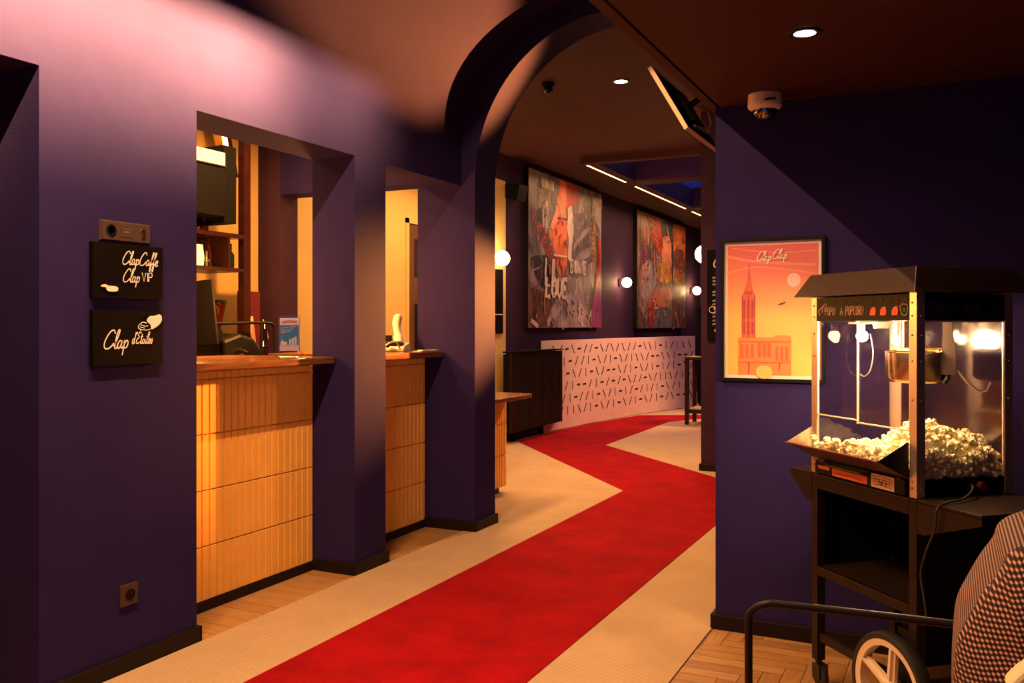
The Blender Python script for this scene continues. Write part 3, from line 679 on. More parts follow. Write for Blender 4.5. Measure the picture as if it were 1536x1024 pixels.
def one(f):
    r = random.Random(2)
    for _ in range(70):
        x, y = r.uniform(60, 480), r.uniform(120, 960); st(f, c1, [(x, y), (x + r.uniform(-8, 8), y + r.uniform(20, 70)), (x + r.uniform(-10, 10), y + r.uniform(70, 130))], r.uniform(.005, .03), r.choice((BG, GY, BG, WH, BR, GY)))
    blob(f, c1, [(320, 330), (400, 330), (440, 380), (440, 590), (380, 610), (310, 590), (318, 450)], GY)
    blob(f, c1, [(320, 500), (380, 420), (430, 400), (420, 420), (360, 480), (318, 540)], BG); blob(f, c1, [(330, 590), (370, 540), (425, 520), (425, 560), (380, 590)], BG)
    blob(f, c1, [(62, 590), (90, 560), (160, 560), (215, 560), (225, 680), (205, 740), (150, 760), (100, 700)], BK)
    blob(f, c1, [(60, 760), (150, 780), (205, 790), (195, 870), (178, 965), (110, 975), (60, 960)], BR)
    hard(f, c1, [(238, 105), (275, 128), (275, 300), (225, 260)], OR); hard(f, c1, [(275, 128), (345, 160), (342, 250), (318, 275), (292, 290), (275, 282)], RD)
    blob(f, c1, [(225, 205), (262, 260), (276, 340), (277, 610), (262, 660), (245, 690), (222, 650), (210, 570), (168, 430), (185, 370), (210, 290)], SK)
    blob(f, c1, [(222, 360), (262, 380), (274, 420), (274, 600), (255, 640), (230, 620), (218, 560), (188, 450)], OR)
    st(f, c1, [(222, 345), (250, 345), (280, 355)], .014, BK); st(f, c1, [(228, 600), (244, 640), (248, 690)], .03, RD)
    blob(f, c1, [(285, 285), (308, 278), (312, 340), (318, 420), (308, 520), (300, 600), (284, 570), (288, 470), (278, 400), (284, 340)], WH)
    for k in range(13):
        x, y = 72 + k * 9.5, 285 + k * 23; st(f, c1, [(x, y), (x + 26, y + 18), (x + 22, y + 55), (x - 4, y + 40), (x, y)], .022, (BR, RD, BR)[k % 3]); st(f, c1, [(x + 4, y + 8), (x + 14, y + 22), (x + 12, y + 40)], .008, OR)
    blob(f, c1, [(100, 300), (125, 280), (130, 320), (120, 370), (100, 350)], BK)
    for k in range(4): st(f, c1, [(140 + k * 9, 260 - k * 10), (136 + k * 10, 330), (142 + k * 9, 400)], .024, (WH, BG)[k % 2])
    blob(f, c1, [(178, 985), (180, 900), (208, 830), (250, 800), (310, 790), (350, 830), (385, 880), (422, 930), (422, 986)], BG)
    for k in range(26): x = r.uniform(220, 400); y = r.uniform(820, 920); st(f, c1, [(x, y), (x + r.uniform(-6, 12), y + r.uniform(8, 28))], .014, BK)
    blob(f, c1, [(418, 988), (424, 900), (440, 800), (462, 690), (484, 640), (486, 990)], PU)
    st(f, c1, [(468, 470), (470, 560), (462, 650), (458, 760)], .05, RD); st(f, c1, [(478, 480), (480, 620), (470, 720)], .03, OR)
    blob(f, c1, [(430, 240), (470, 230), (484, 300), (480, 430), (446, 360), (430, 330)], BG)
    st(f, c1, [(474, 225), (484, 262)], .06, WH)
    for k in range(9): y = 350 + k * 30; st(f, c1, [(430, y), (444, y + 8), (442, y + 26), (430, y + 20)], .016, YE)
    for k in range(40): x = r.uniform(335, 440); y = r.uniform(200, 380); st(f, c1, [(x, y), (x + r.uniform(-12, 12), y + r.uniform(5, 22))], .006, (WH, GY)[k % 2])
def scumble(f, g, seed, x0, x1, y0, y1, n, cols, wmax):
    # dry-brush marks dragged over the finished shapes
    r = random.Random(seed)
    for _ in range(n):
        x, y = r.uniform(x0, x1), r.uniform(y0, y1); L_ = r.uniform(12, 70); st(f, g, [(x, y), (x + r.uniform(-7, 7), y + L_ * .5), (x + r.uniform(-12, 12), y + L_)], r.uniform(.0025, wmax), r.choice(cols))
def one_t(f):
    scumble(f, c1, 21, 60, 480, 150, 930, 120, (GY, BK, BR, GY, BK), .010); scumble(f, c1, 22, 190, 275, 300, 640, 26, (OR, SK, RD, BR), .016); scumble(f, c1, 23, 60, 230, 560, 960, 60, (BK, BR, GY, PU), .02)
    scumble(f, c1, 24, 180, 420, 800, 960, 40, (BG, GY, WH), .014); scumble(f, c1, 25, 320, 480, 230, 500, 60, (GY, BG, BK, WH), .008)
    def put(txt, x, y, h, w, m, font=B, sx=1.0): # h in crop px
        u, v = c1(x, y); hh = h / 900.0; write(f, txt, u, v, hh, w, m, font, 0.1, sx, f.asp, False, .75)
    put('OUHANNI', 118, 158, 60, .014, WH, B, .72); put('ANIE', 150, 205, 34, .007, BG, B, 1.0)
    put('LIL', 140, 735, 160, .020, WH, B, .9); put('LOUE', 145, 800, 110, .034, WH, B, 1.25); put('ENIUANTE', 292, 665, 80, .018, WH, B, .70)
    st(f, c1, [(190, 560), (230, 565), (270, 572)], .012, WH); st(f, c1, [(62, 590), (70, 640), (66, 715)], .010, BG); st(f, c1, [(62, 650), (105, 632)], .01, BG); st(f, c1, [(137, 780), (137, 905)], .012, YE)
    st(f, c1, [(56, 940), (80, 960), (98, 976)], .03, WH); st(f, c1, [(92, 900), (88, 930)], .012, WH)
def two(f):
    r = random.Random(4)
    for _ in range(60):
        x, y = r.uniform(95, 455), r.uniform(180, 960); st(f, c2, [(x, y), (x + r.uniform(-8, 8), y + r.uniform(20, 60)), (x + r.uniform(-10, 10), y + r.uniform(60, 120))], r.uniform(.005, .03), r.choice((BG, GY, BR, WH, BR, OR)))
    blob(f, c2, [(160, 110), (265, 145), (272, 380), (262, 420), (225, 360), (190, 250), (165, 160)], RD)
    for k in range(9): st(f, c2, [(180 + k * 9, 130 + k * 30), (215 + k * 6, 170 + k * 28), (190 + k * 8, 190 + k * 28)], .014, (OR, BR)[k % 2])
    blob(f, c2, [(275, 160), (370, 190), (372, 330), (345, 470), (300, 330), (280, 260)], BK)
    blob(f, c2, [(290, 290), (330, 285), (352, 330), (352, 430), (350, 520), (318, 530), (285, 505), (278, 430)], SK)
    st(f, c2, [(318, 195), (326, 250), (338, 310)], .018, WH)
    blob(f, c2, [(372, 190), (458, 215), (458, 420), (440, 500), (400, 430), (372, 390)], OR); blob(f, c2, [(375, 320), (420, 330), (440, 360), (405, 390), (376, 370)], YE); blob(f, c2, [(370, 400), (440, 390), (446, 560), (380, 520)], BR)
    for k in range(7): st(f, c2, [(112 + k * 16, 460), (118 + k * 15, 350 + (k % 3) * 14), (126 + k * 14, 460)], .018, PU)
    blob(f, c2, [(245, 520), (290, 480), (345, 540), (350, 620), (290, 640), (240, 600)], YE); blob(f, c2, [(370, 560), (430, 540), (440, 630), (375, 635)], YE)
    for k in range(14): x = r.uniform(250, 430); y = r.uniform(530, 600); st(f, c2, [(x, y), (x + 12, y + 14), (x - 4, y + 28)], .010, (OR, BR)[k % 2])
    blob(f, c2, [(100, 560), (150, 480), (190, 470), (235, 560), (235, 640), (150, 760), (110, 720)], BG); st(f, c2, [(128, 500), (132, 600), (120, 700)], .05, OR); st(f, c2, [(205, 500), (215, 580), (210, 640)], .05, GY)
    blob(f, c2, [(180, 960), (175, 840), (205, 720), (245, 680), (262, 720), (230, 830), (215, 960)], RD)
    blob(f, c2, [(240, 700), (300, 680), (355, 720), (355, 770), (310, 775), (308, 820), (250, 815)], OR)
    blob(f, c2, [(215, 970), (230, 850), (290, 820), (355, 850), (358, 980)], GY); hard(f, c2, [(358, 160), (364, 162), (364, 983), (358, 983)], BK)
    blob(f, c2, [(366, 760), (420, 700), (455, 720), (455, 975), (368, 975)], BR); st(f, c2, [(385, 860), (400, 940), (410, 975)], .05, SK); st(f, c2, [(445, 560), (452, 700), (448, 900)], .02, WH); st(f, c2, [(430, 750), (428, 880)], .02, BG)
def two_t(f):
    scumble(f, c2, 31, 95, 455, 150, 930, 170, (BR, BK, OR, GY, BK), .012); scumble(f, c2, 32, 100, 270, 420, 900, 70, (OR, BG, SK, WH), .016); scumble(f, c2, 33, 370, 455, 220, 930, 60, (OR, BR, YE, RD), .014)
    for k in range(5): st(f, c2, [(255 + k * 22, 735), (258 + k * 22, 690), (266 + k * 22, 738)], .012, RD)
    st(f, c2, [(92, 800), (110, 815), (125, 858)], .012, WH); st(f, c2, [(225, 780), (215, 830), (240, 825)], .012, WH)
    for k in range(5): st(f, c2, [(104 + (k % 2) * 8, 215 + k * 22), (124 - (k % 2) * 12, 232 + k * 22)], .008, GY)
    st(f, c2, [(280, 850), (300, 862), (282, 880), (305, 890)], .010, BG)
canvas(9.406, 11.812, 1.272, 3.130, 'big graffiti canvas with an orange face above the radiator', [('painted_shapes', PM, one), ('painted_lettering', PM, one_t)], 'p_g1')
canvas(13.42, 16.24, 1.255, 3.102, 'farther graffiti canvas with a dark upright seam between two globe lamps', [('painted_shapes', PM, two), ('painted_strokes', PM, two_t)], 'p_g2')

# menu board on the return wall
t = thing('menu_sign', 'black chalk menu board on the dark return wall', 'board', (-1.55, 7.944, 1.17)); w = MB(); w.box(-.39, .39, -.02, 0, 0, .80); w.build('board', 'board', t)
f = Flat(lambda u, v, o: Vector((-.39 + u, -.02 - o, v))); rnd = random.Random(9)
write(f, 'Clap', .05, .645, .12, .010, 0); k = 0
for v in (.55, .52, .49, .425, .395, .345, .315, .235, .205, .17, .14):
    f.k = 5; x = .05
    while x < .68:
        ln = rnd.uniform(.02, .06); pts = [(x + i * .008, v + (.011 if i % 2 else -.004)) for i in range(int(ln / .008) + 2)]; f.stroke(pts, .0055, 0, False); x += ln + .03
for (u, v) in ((.06, .28), (.065, .085)): f.stroke([(u, v), (u + .03, v - .02), (u + .06, v + .02), (u + .02, v + .015), (u, v)], .007, 0)
f.stroke([(.05 + .03 * math.cos(a), .27 + .028 * math.sin(a)) for a in [i * .6 for i in range(11)]], .006, 0)
f.build('chalk_writing', 'chalk2', t, normals=False)

# television hung in the passage, seen from behind
e_u = Vector((-.260, 0, .450)).normalized(); n_b = Vector((e_u.z, 0, -e_u.x)); base = Vector((-1.63, 6.0, 2.63)); cen = base + e_u * .26 + Vector((0, .46, 0))
t = thing('television', 'thin television tilted down from the dark ceiling, its back to the foyer', 'television', cen)
def tvbox(u0, u1, y0, y1, n0, n1):
    w = MB(); k = [base + e_u * u + Vector((0, y, 0)) + n_b * n_ - cen for n_ in (n0, n1) for y in (y0, y1) for u in (u0, u1)]
    return w.add(k, [(0, 2, 3, 1), (4, 5, 7, 6), (0, 1, 5, 4), (2, 6, 7, 3), (0, 4, 6, 2), (1, 3, 7, 5)])
tvbox(0, .52, 0, .92, 0, .006).build('screen', 'black', t)
w = tvbox(0, .012, 0, .92, .006, .036); w2 = tvbox(.508, .52, 0, .92, .006, .036); w.add(w2.v, w2.f); w3 = tvbox(.012, .508, 0, .012, .006, .036); w.add(w3.v, w3.f); w4 = tvbox(.012, .508, .908, .92, .006, .036); w.add(w4.v, w4.f)
w.build('frame', mat('pale_frame', (.85, .66, .52), .4), t)
tvbox(.012, .508, .012, .908, .006, .030).build('back_cover', 'matte', t)
w = tvbox(.14, .38, .36, .56, .030, .06); w.build('mount_plate', 'blackm', t)
w = MB(); a = base + e_u * .28 + Vector((0, .46, 0)) + n_b * .06 - cen; w.tube([a, a + n_b * .12, Vector((-1.16, 6.46, 2.97)) - cen, Vector((-.905, 6.46, 2.97)) - cen], .022, 10); w.box(-.93 - cen.x, -.906 - cen.x, -.09, .09, 2.87 - cen.z, 3.07 - cen.z); w.build('wall_arm', 'blackm', t)
w = MB(); w.tube([base + e_u * .08 + Vector((0, .30, 0)) + n_b * .04 - cen, base + e_u * .10 + Vector((0, .62, 0)) + n_b * .06 - cen], [.010, .018], 10); w.sphere(base + e_u * .10 + Vector((0, .64, 0)) + n_b * .06 - cen, .024, seg=12, ring=8); w.build('cable_grip', 'paper', t, smooth=True)
w = MB(); b_ = base + Vector((0, 0, 0)) - cen; w.tube(smooth_pts([b_ + e_u * .30 + Vector((0, .52, 0)) + n_b * .07, b_ + e_u * .27 + Vector((0, .70, 0)) + n_b * .13, b_ + e_u * .16 + Vector((0, .74, 0)) + n_b * .10, b_ + e_u * .10 + Vector((0, .62, 0)) + n_b * .055], 6), .006, 8); w.build('cable', 'whitep', t, smooth=True)

# ceiling fittings
def downlight(x, y, z, lens, label, e, col, r=.045, spot=100):
    t = thing('downlight', label, 'ceiling light', (x, y, z), 0, 'recessed ceiling spots')
    w = MB(); w.lathe([(r, -.001), (r + .018, -.001), (r + .016, -.008), (r, -.006)], 28, ring=True); w.build('ring', 'blackm', t)
    w = MB(); w.lathe([(r, -.0015), (r, -.0045)], 28); w.build('lens', lens, t)
    l = bpy.data.lights.new('downlight_beam', 'SPOT'); l.energy = e; l.color = col; l.spot_size = math.radians(spot); l.spot_blend = .8; l.shadow_soft_size = r
    lo = bpy.data.objects.new('downlight_beam', l); COL.objects.link(lo); lo.parent = t; lo.location = (0, 0, -.02)
downlight(-.416, 2.978, 2.235, 'lens2', 'bright recessed spot in the low ceiling over the popcorn machine', 16, (1, .55, .28), .034, 158)
downlight(-2.30, 6.64, 3.20, 'lens', 'recessed spot in the far ceiling beyond the arch', 220, (1, .52, .22), .05, 120)
t = thing('dome_camera', 'white dome security camera on the low ceiling by the poster wall', 'camera', (-.675, 3.72, 2.235))
w = MB(); w.lathe([(.066, 0), (.068, -.045), (.066, -.052), (.046, -.066)], 36); w.build('housing', 'whitep', t, smooth=True)
w = MB(); w.lathe([(.050 * math.cos(a), -.062 - .046 * math.sin(a)) for a in [PI / 2 * i / 10 for i in range(11)]], 30); w.build('dome', 'dome', t, smooth=True)
w = MB(); w.sphere((0, 0, -.075), .024, seg=16, ring=10); w.build('lens_ball', 'black', t, smooth=True)
w = MB(); w.box(.012, .055, -.0695, -.066, -.038, -.030); w.build('slot', 'black', t)
t = thing('ceiling_speaker', 'small black round sensor on the far ceiling beside the arch', 'sensor', (-2.83, 6.44, 3.2))
w = MB(); w.lathe([(.05, 0), (.05, -.02), (.038, -.03)], 20); w.build('mount', 'matte', t, smooth=True)
w = MB(); w.sphere((0, 0, -.05), .038, seg=16, ring=10); w.build('sensor_head', 'black', t, smooth=True)
for i, (y0, y1) in enumerate(((9.78, 11.28), (11.68, 14.25), (14.66, 16.1))):
    lab = ('nearest LED light line beside the roof-light well', 'long LED light line along the middle of the roof-light well', 'LED light line at the far end of the roof-light well')[i]
    t = thing('led_strip', lab, 'light strip', (-3.84, (y0 + y1) / 2, FC), 0, 'LED lines along the roof light')
    w = MB(); w.box(-.016, .016, -(y1 - y0) / 2, (y1 - y0) / 2, -.014, -.0005); w.build('channel', 'alu', t)
    w = MB(); w.box(-.012, .012, -(y1 - y0) / 2 + .01, (y1 - y0) / 2 - .01, -.0165, -.014); w.build('diffuser', 'led', t)

# ------------------------------------------------------------------ the sign wall
def on_left(y0, z0):
    return lambda u, v, o: Vector((.022 + o, u, v))
def wall_sign(z, label, fn, mats):
    t = thing('wall_sign', label, 'sign', (-2.7845, 2.232, z), 0, 'black signs on the indigo wall')
    w = MB(); w.box(0, .022, 0, .316, 0, .203); w.build('board', 'board', t, bevel=.001)
    f = Flat(on_left(0, 0)); fn(f); f.build('lettering', mats, t, normals=False)
def s1(f):
    write(f, 'ClapCaffe', .123, .128, .050, .0038, 0, sx=.82); write(f, 'Clap', .123, .062, .050, .0038, 0, sx=.82)
    x = .211
    write(f, 'VIP', x, .067, .034, .0040, 0, B, 0, .95, curve=False)
    f.poly([(p.x, p.y) for p in smooth_pts([(.026, .045, 0), (.045, .050, 0), (.058, .046, 0), (.070, .045, 0), (.098, .042, 0), (.100, .028, 0), (.080, .024, 0), (.060, .025, 0), (.050, .032, 0), (.048, .039, 0), (.030, .041, 0)], 4, True)], 0)
def s2(f):
    write(f, 'Clap', .040, .062, .068, .0050, 0, sx=.86); write(f, "d'Etoiles", .166, .078, .044, .0038, 0, sx=.70)
    f.poly([(p.x, p.y) for p in smooth_pts([(.232, .165, 0), (.246, .182, 0), (.268, .184, 0), (.292, .190, 0), (.305, .182, 0), (.302, .160, 0), (.280, .142, 0), (.255, .133, 0), (.250, .150, 0)], 4, True)], 0)
    f.stroke([(.232, .155), (.215, .160), (.200, .152), (.192, .140), (.205, .132), (.235, .130), (.25, .134)], .0030, 0)
    f.stroke([(.205, .150), (.222, .145), (.240, .146)], .003, 0); f.stroke([(.200, .142), (.222, .137)], .003, 0)
wall_sign(1.400, 'upper black sign with white script and a pointing hand, below the switch plate', s1, ['chalk'])
wall_sign(1.153, 'lower black sign with white script and a pinching hand', s2, ['chalk'])
t = thing('switch_plate', 'long dark bronze switch plate on top of the upper sign', 'switch', (-2.7845, 2.273, 1.610))
bz = mat('bronze_plate', (.085, .046, .038), .4, .2, spec=.25)
w = MB(); w.add([(0, 0, 0), (0, .227, 0), (0, .227, .078), (0, 0, .078), (.014, .006, .006), (.014, .221, .006), (.014, .221, .072), (.014, .006, .072)], [(4, 5, 6, 7), (0, 1, 5, 4), (1, 2, 6, 5), (2, 3, 7, 6), (3, 0, 4, 7)]); w.build('plate', bz, t)
X9 = Matrix.Rotation(PI / 2, 3, 'Y')
w = MB(); w.lathe([(.022, 0), (.022, .003), (.016, .004), (.014, -.001)], 24, (.014, .042, .040), 0, X9); w.build('key_switch', 'black', t)
w = MB(); w.box(.014, .0155, .085, .140, .020, .060); w.build('switch_insert', bz, t)
f = Flat(lambda u, v, o: Vector((.0155 + o, u, v)))
for k in range(3): f.rect(.096 + k * .008, .036, .101 + k * .008, .043, 0)
f.stroke([(.094, .050), (.128, .050), (.130, .040)], .0018, 0, False); f.build('engraving', 'alu', t, normals=False)
w = MB(); w.lathe([(.012, 0), (.010, .004)], 16, (.0142, .186, .048), 0, X9); w.lathe([(.010, 0), (.008, .004)], 16, (.0142, .188, .028), 0, X9); w.build('screws', 'steel', t)
t = thing('wall_socket', 'square dark power socket low on the indigo wall', 'socket', (-2.7845, 2.40, .248))
w = MB(); w.box(0, .010, -.04, .04, 0, .08); w.build('plate', bz, t, bevel=.002)
w = MB(); w.lathe([(.020, 0), (.021, .0035), (.018, .0045), (.017, .001)], 24, (.010, .003, .040), 0, X9); w.build('round_insert', 'black', t)
w = MB(); w.lathe([(.0025, 0), (.0025, .006)], 10, (.0108, .003, .049), 0, X9); w.build('earth_pin', 'steel', t)

# ------------------------------------------------------------------ sunset poster
t = thing('framed_poster', 'framed sunset poster of a red spired tower on the indigo wall', 'poster', (-.667, 3.8445, 1.064)); W2, H2 = .212, .602
w = MB()
for (a, b, c, d) in ((-W2, W2, 0, .014), (-W2, W2, H2 - .014, H2), (-W2, -W2 + .014, .014, H2 - .014), (W2 - .014, W2, .014, H2 - .014)): w.box(a, b, -.022, 0, c, d)
w.build('frame', 'black', t, bevel=.001)
w = MB(); w.box(-W2 + .014, W2 - .014, -.008, -.001, .014, H2 - .014); w.build('white_mount', mat('paper_border', (.85, .68, .58), .4), t)
w = MB(); w.box(-.184, .184, -.0095, -.008, .029, .573); w.build('printed_sheet', 'sky', t)
f = Flat(lambda u, v, o: Vector((-.184 + u, -.0095 - o, .029 + v))); f.lift = .0001
f.stroke([(0, .50), (.12, .475), (.36, .455)], .012, 4, True); f.stroke([(0, .43), (.13, .452), (.36, .42)], .007, 4, True); f.stroke([(.02, .535), (.2, .51), (.366, .515)], .006, 4)
f.disc(.272, .395, .027, .029, 5)
f.rect(.045, .0, .262, .158, 1); f.rect(.194, .15, .258, .166, 1)
f.poly([(.062, .155), (.116, .155), (.116, .325), (.062, .325)], 0)
f.poly([(.060, .325), (.116, .325), (.102, .37), (.098, .40), (.093, .440), (.0905, .478), (.088, .440), (.083, .40), (.076, .37)], 0)
for k in range(3): f.rect(.066 + k * .017, .17, .075 + k * .017, .225, 2); f.rect(.066 + k * .017, .235, .075 + k * .017, .315, 2)
for a in (.062, .087, .114): f.stroke([(a, .155), (a, .334)], .003, 2, False)
for k in range(4): f.rect(.071 + k * .009, .338, .075 + k * .009, .352, 2)
f.stroke([(.076, .372), (.100, .352)], .002, 1, False); f.stroke([(.101, .372), (.078, .352)], .002, 1, False); f.stroke([(.082, .40), (.097, .378)], .002, 1, False)
for k in range(3): f.rect(.055 + k * .022, .07, .066 + k * .022, .128, 0)
for k in range(3): f.rect(.128 + k * .020, .075, .140 + k * .020, .128, 0); f.disc(.134 + k * .020, .128, .006, .010, 0, 12)
for k in range(3): f.rect(.200 + k * .020, .06, .210 + k * .020, .12, 0)
f.disc(.152, .012, .034, .028, 3); f.rect(.045, .138, .262, .143, 0); f.rect(.045, .052, .262, .055, 0)
f.stroke([(.214, .020), (.218, .055)], .003, 2); f.stroke([(.088, .005), (.092, .052)], .003, 2)
f.poly([(.208, .292), (.222, .300), (.232, .302), (.240, .308), (.238, .300), (.226, .294)], 6)
write(f, 'Clap', .122, .478, .040, .0034, 7, sx=.78); write(f, 'Clap', .186, .484, .040, .0034, 7, sx=.78)
f.build('printed_picture', ['tower', 'tower2', 'tower3', 'sky', 'cloud', 'sunp', 'mark', 'chalk'], t, normals=False)
w = MB(); w.box(-W2 + .014, W2 - .014, -.0165, -.0155, .014, H2 - .014); w.build('glazing', glass('poster_glass', (1, 1, 1), .03), t)

# ------------------------------------------------------------------ popcorn cart and machine
PX, PY, PR = -.0918, 3.005, math.atan2(.672, .741)     # near corner, local x = depth, local y = along the front
D, Wd, TZ = .365, .535, .770
t = thing('popcorn_cart', 'black two-wheeled cart carrying the popcorn machine', 'cart', (PX, PY, 0), PR)
p = .034
for (x, y, z0) in ((0, 0, .15), (0, Wd - p, .095), (D - p, 0, .15), (D - p, Wd - p, .095)):
    w = MB(); w.box(x, x + p, y, y + p, z0, TZ - .004); w.build('leg', 'blackm', t, bevel=.002)
w = MB(); w.box(p, D - p, .0, .014, TZ - .055, TZ - .004); w.box(p, D - p, Wd - .014, Wd, TZ - .055, TZ - .004); w.box(0, .014, p, Wd - p, TZ - .055, TZ - .004); w.box(D - .014, D, p, Wd - p, TZ - .055, TZ - .004); w.box(.014, D - .014, .014, Wd - .014, TZ - .016, TZ - .004)
w.build('top_frame', 'blackm', t, bevel=.002)
w = MB(); w.box(.002, D, p, Wd - p, .425, .437); w.box(.0, .012, p, Wd - p, .405, .437); w.build('shelf', 'blackm', t, bevel=.0015)
w = MB(); w.box(p, D - p, .004, .010, .25, TZ - .055); w.box(D - .010, D - .004, p, Wd - p, .25, TZ - .055); w.box(p, D - p, Wd - .010, Wd - .004, .43, TZ - .055); w.build('side_panels', 'matte', t)
w = MB(); w.box(.008, .026, p, Wd - p, .165, .195); w.box(D - .026, D - .008, p, Wd - p, .165, .195); w.build('axle_bar', 'blackm', t)
w = MB(); w.tube([(-.035, .07, .17), (D + .035, .07, .17)], .010, 12); w.box(0, .034, .034, .106, .145, .27); w.box(D - .034, D, .034, .106, .145, .27); w.build('axle', 'blackm', t)
RY = Matrix.Rotation(PI / 2, 3, 'Y')
def wheel(x0):
    c = (x0, .07, .17); R_ = .170
    wt = MB(); wt.lathe([(R_ - .022, -.020), (R_ - .006, -.022), (R_, -.010), (R_, .010), (R_ - .006, .022), (R_ - .022, .020)], 56, c, 0, RY, True)
    root = wt.build('wheel', 'rubber', t, smooth=True)
    wr = MB(); wr.lathe([(R_ - .042, -.017), (R_ - .022, -.020), (R_ - .022, .020), (R_ - .042, .017)], 56, c, 0, RY, True)
    wr.lathe([(.0, -.026), (.022, -.026), (.026, -.016), (.026, .016), (.022, .026), (0, .026)], 24, c, 0, RY)
    for k in range(5):
        a = PI / 2 + 2 * PI * k / 5 + .10
        for (wd, th) in ((.017, .006), (.006, .016)):
            u = Vector((0, math.cos(a), math.sin(a))); q = Vector((0, -u.z, u.y)); vs = []
            for rr, ww in ((.022, wd), (R_ - .036, wd * .8)):
                for sx in (-1, 1):
                    for sq in (-1, 1): vs.append(Vector(c) + u * rr + q * ww * sq + Vector((sx * th, 0, 0)))
            wr.add(vs, [(0, 1, 3, 2), (4, 6, 7, 5), (0, 4, 5, 1), (2, 3, 7, 6), (0, 2, 6, 4), (1, 5, 7, 3)])
    wr.build('spoked_rim', 'creamp', root, smooth=True)
wheel(-.034); wheel(D + .034)
for x in (p / 2, D - p / 2):
    w = MB(); c = (x, Wd - p / 2, .038); w.lathe([(.030, -.012), (.038, -.008), (.038, .008), (.030, .012)], 24, (c[0], c[1] - .012, c[2]), 0, RY)
    w.tube([(x, Wd - p / 2, .095), (x, Wd - p / 2, .078)], .012, 10); w.box(x - .019, x - .015, c[1] - .03, c[1] + .012, .03, .082); w.box(x + .015, x + .019, c[1] - .03, c[1] + .012, .03, .082)
    w.build('caster', 'rubber', t, smooth=True)
def side_shelf(y0, y1):
    w = MB(); s_ = 1 if y1 > y0 else -1; a, b = min(y0, y1), max(y0, y1)
    w.box(.0, D, a, b, TZ - .010, TZ); w.build('side_shelf', 'blackm', t, bevel=.002)
    for x in (.0, D - .006):
        w = MB(); w.prism([(y0, TZ - .012), (y0, TZ - .105), (y0 + s_ * .03, TZ - .105), (y1, TZ - .030), (y1, TZ - .012)], 0, x, x + .006); w.build('bracket', 'blackm', t)
side_shelf(-.002, -.255); side_shelf(Wd + .002, Wd + .13)

t = thing('popcorn_machine', 'glass-sided popcorn machine with a black canopy standing on the cart', 'popcorn machine', (PX, PY, TZ), PR)
H1, H0 = .628, .545
w = MB(); w.box(.004, D - .004, .004, Wd - .004, .0, .052); w.build('base', 'matte', t)
for (x, y, sx, sy) in ((0, 0, 1, 1), (0, Wd, 1, -1), (D, 0, -1, 1), (D, Wd, -1, -1)):
    w = MB(); a = .030
    def bx_(x0, x1, y0, y1): w.box(min(x0, x1), max(x0, x1), min(y0, y1), max(y0, y1), .0005, .632)
    bx_(x, x + sx * .003, y, y + sy * a); bx_(x + sx * .003, x + sx * a, y, y + sy * .003)
    post = w.build('corner_post', 'alu', t)
    w = MB()
    for z in (.03, .05, .30, .42, .50, .56, .60):
        w.sphere((x - sx * .001, y + sy * .017, z), .0032, seg=8, ring=6); w.sphere((x + sx * .017, y - sy * .001, z), .0032, seg=8, ring=6)
    w.build('rivets', 'steel', post)
w = MB(); w.box(.001, .012, .030, Wd - .030, H0, H1); w.build('front_header', 'black', t)
w = MB(); w.box(.030, D - .030, .001, .012, H0, H1); w.build('side_header', 'black', t)
w = MB(); w.box(D - .012, D - .001, .030, Wd - .030, H0, H1); w.box(.030, D - .030, Wd - .012, Wd - .001, H0, H1); w.box(.012, D - .012, .012, Wd - .012, H1 - .008, H1); w.build('rear_header', 'black', t)
f = Flat(lambda u, v, o: Vector((.001 - o, Wd - .030 - u, H0 + v))); f.lift = .00004
f.stroke([(.018, .022), (.012, .036), (.03, .048), (.05, .062), (.058, .05), (.044, .038)], .005, 0); f.stroke([(.03, .03), (.04, .05), (.062, .058)], .004, 0)
write(f, 'POPIN', .050, .020, .030, .0036, 0, B, 0, .70, curve=False); write(f, 'A', .134, .020, .030, .0036, 0, B, 0, .8, curve=False); write(f, 'POPCORN', .165, .020, .030, .0042, 0, B, 0, .68, curve=False)
for k, (u, m_) in enumerate(((.305, 1), (.355, 1), (.41, 1))): f.poly([(u - .016, .018), (u + .010, .018), (u + .014, .030), (u + .010, .046), (u - .006, .044), (u - .014, .034)], m_)
for u in (.10, .16, .30, .345, .39, .42): f.disc(u, .066, .006, .006, 2, 12)
f.stroke([(.432, .046), (.442, .020), (.462, .020), (.466, .046), (.450, .052), (.432, .046)], .003, 0); f.stroke([(.442, .052), (.452, .066), (.466, .058)], .003, 0); f.disc(.452, .034, .005, .008, 3, 10)
f.build('header_print', [mat('faded_sign_print', (.42, .22, .14), .6), 'redled', mat('dim_red_dots', (.14, .02, .02), .6), mat('dim_green', (.05, .10, .05), .6)], t, normals=False)
f = Flat(lambda u, v, o: Vector((.030 + u, .001 - o, H0 + v))); f.lift = .00004
dm = mat('dark_red_sign_print', (.060, .018, .018), .6)
f.stroke([(.012, .028), (.02, .046), (.034, .054), (.046, .046), (.03, .03)], .006, 0); write(f, 'POPIN', .050, .022, .026, .004, 0, B, 0, .62, curve=False); write(f, 'A', .120, .022, .026, .004, 0, B, 0, .7, curve=False); write(f, 'POPCORN', .148, .022, .026, .004, 0, B, 0, .56, curve=False)
f.stroke([(.255, .02), (.268, .048), (.292, .022)], .006, 0); f.build('side_header_print', dm, t, normals=False)
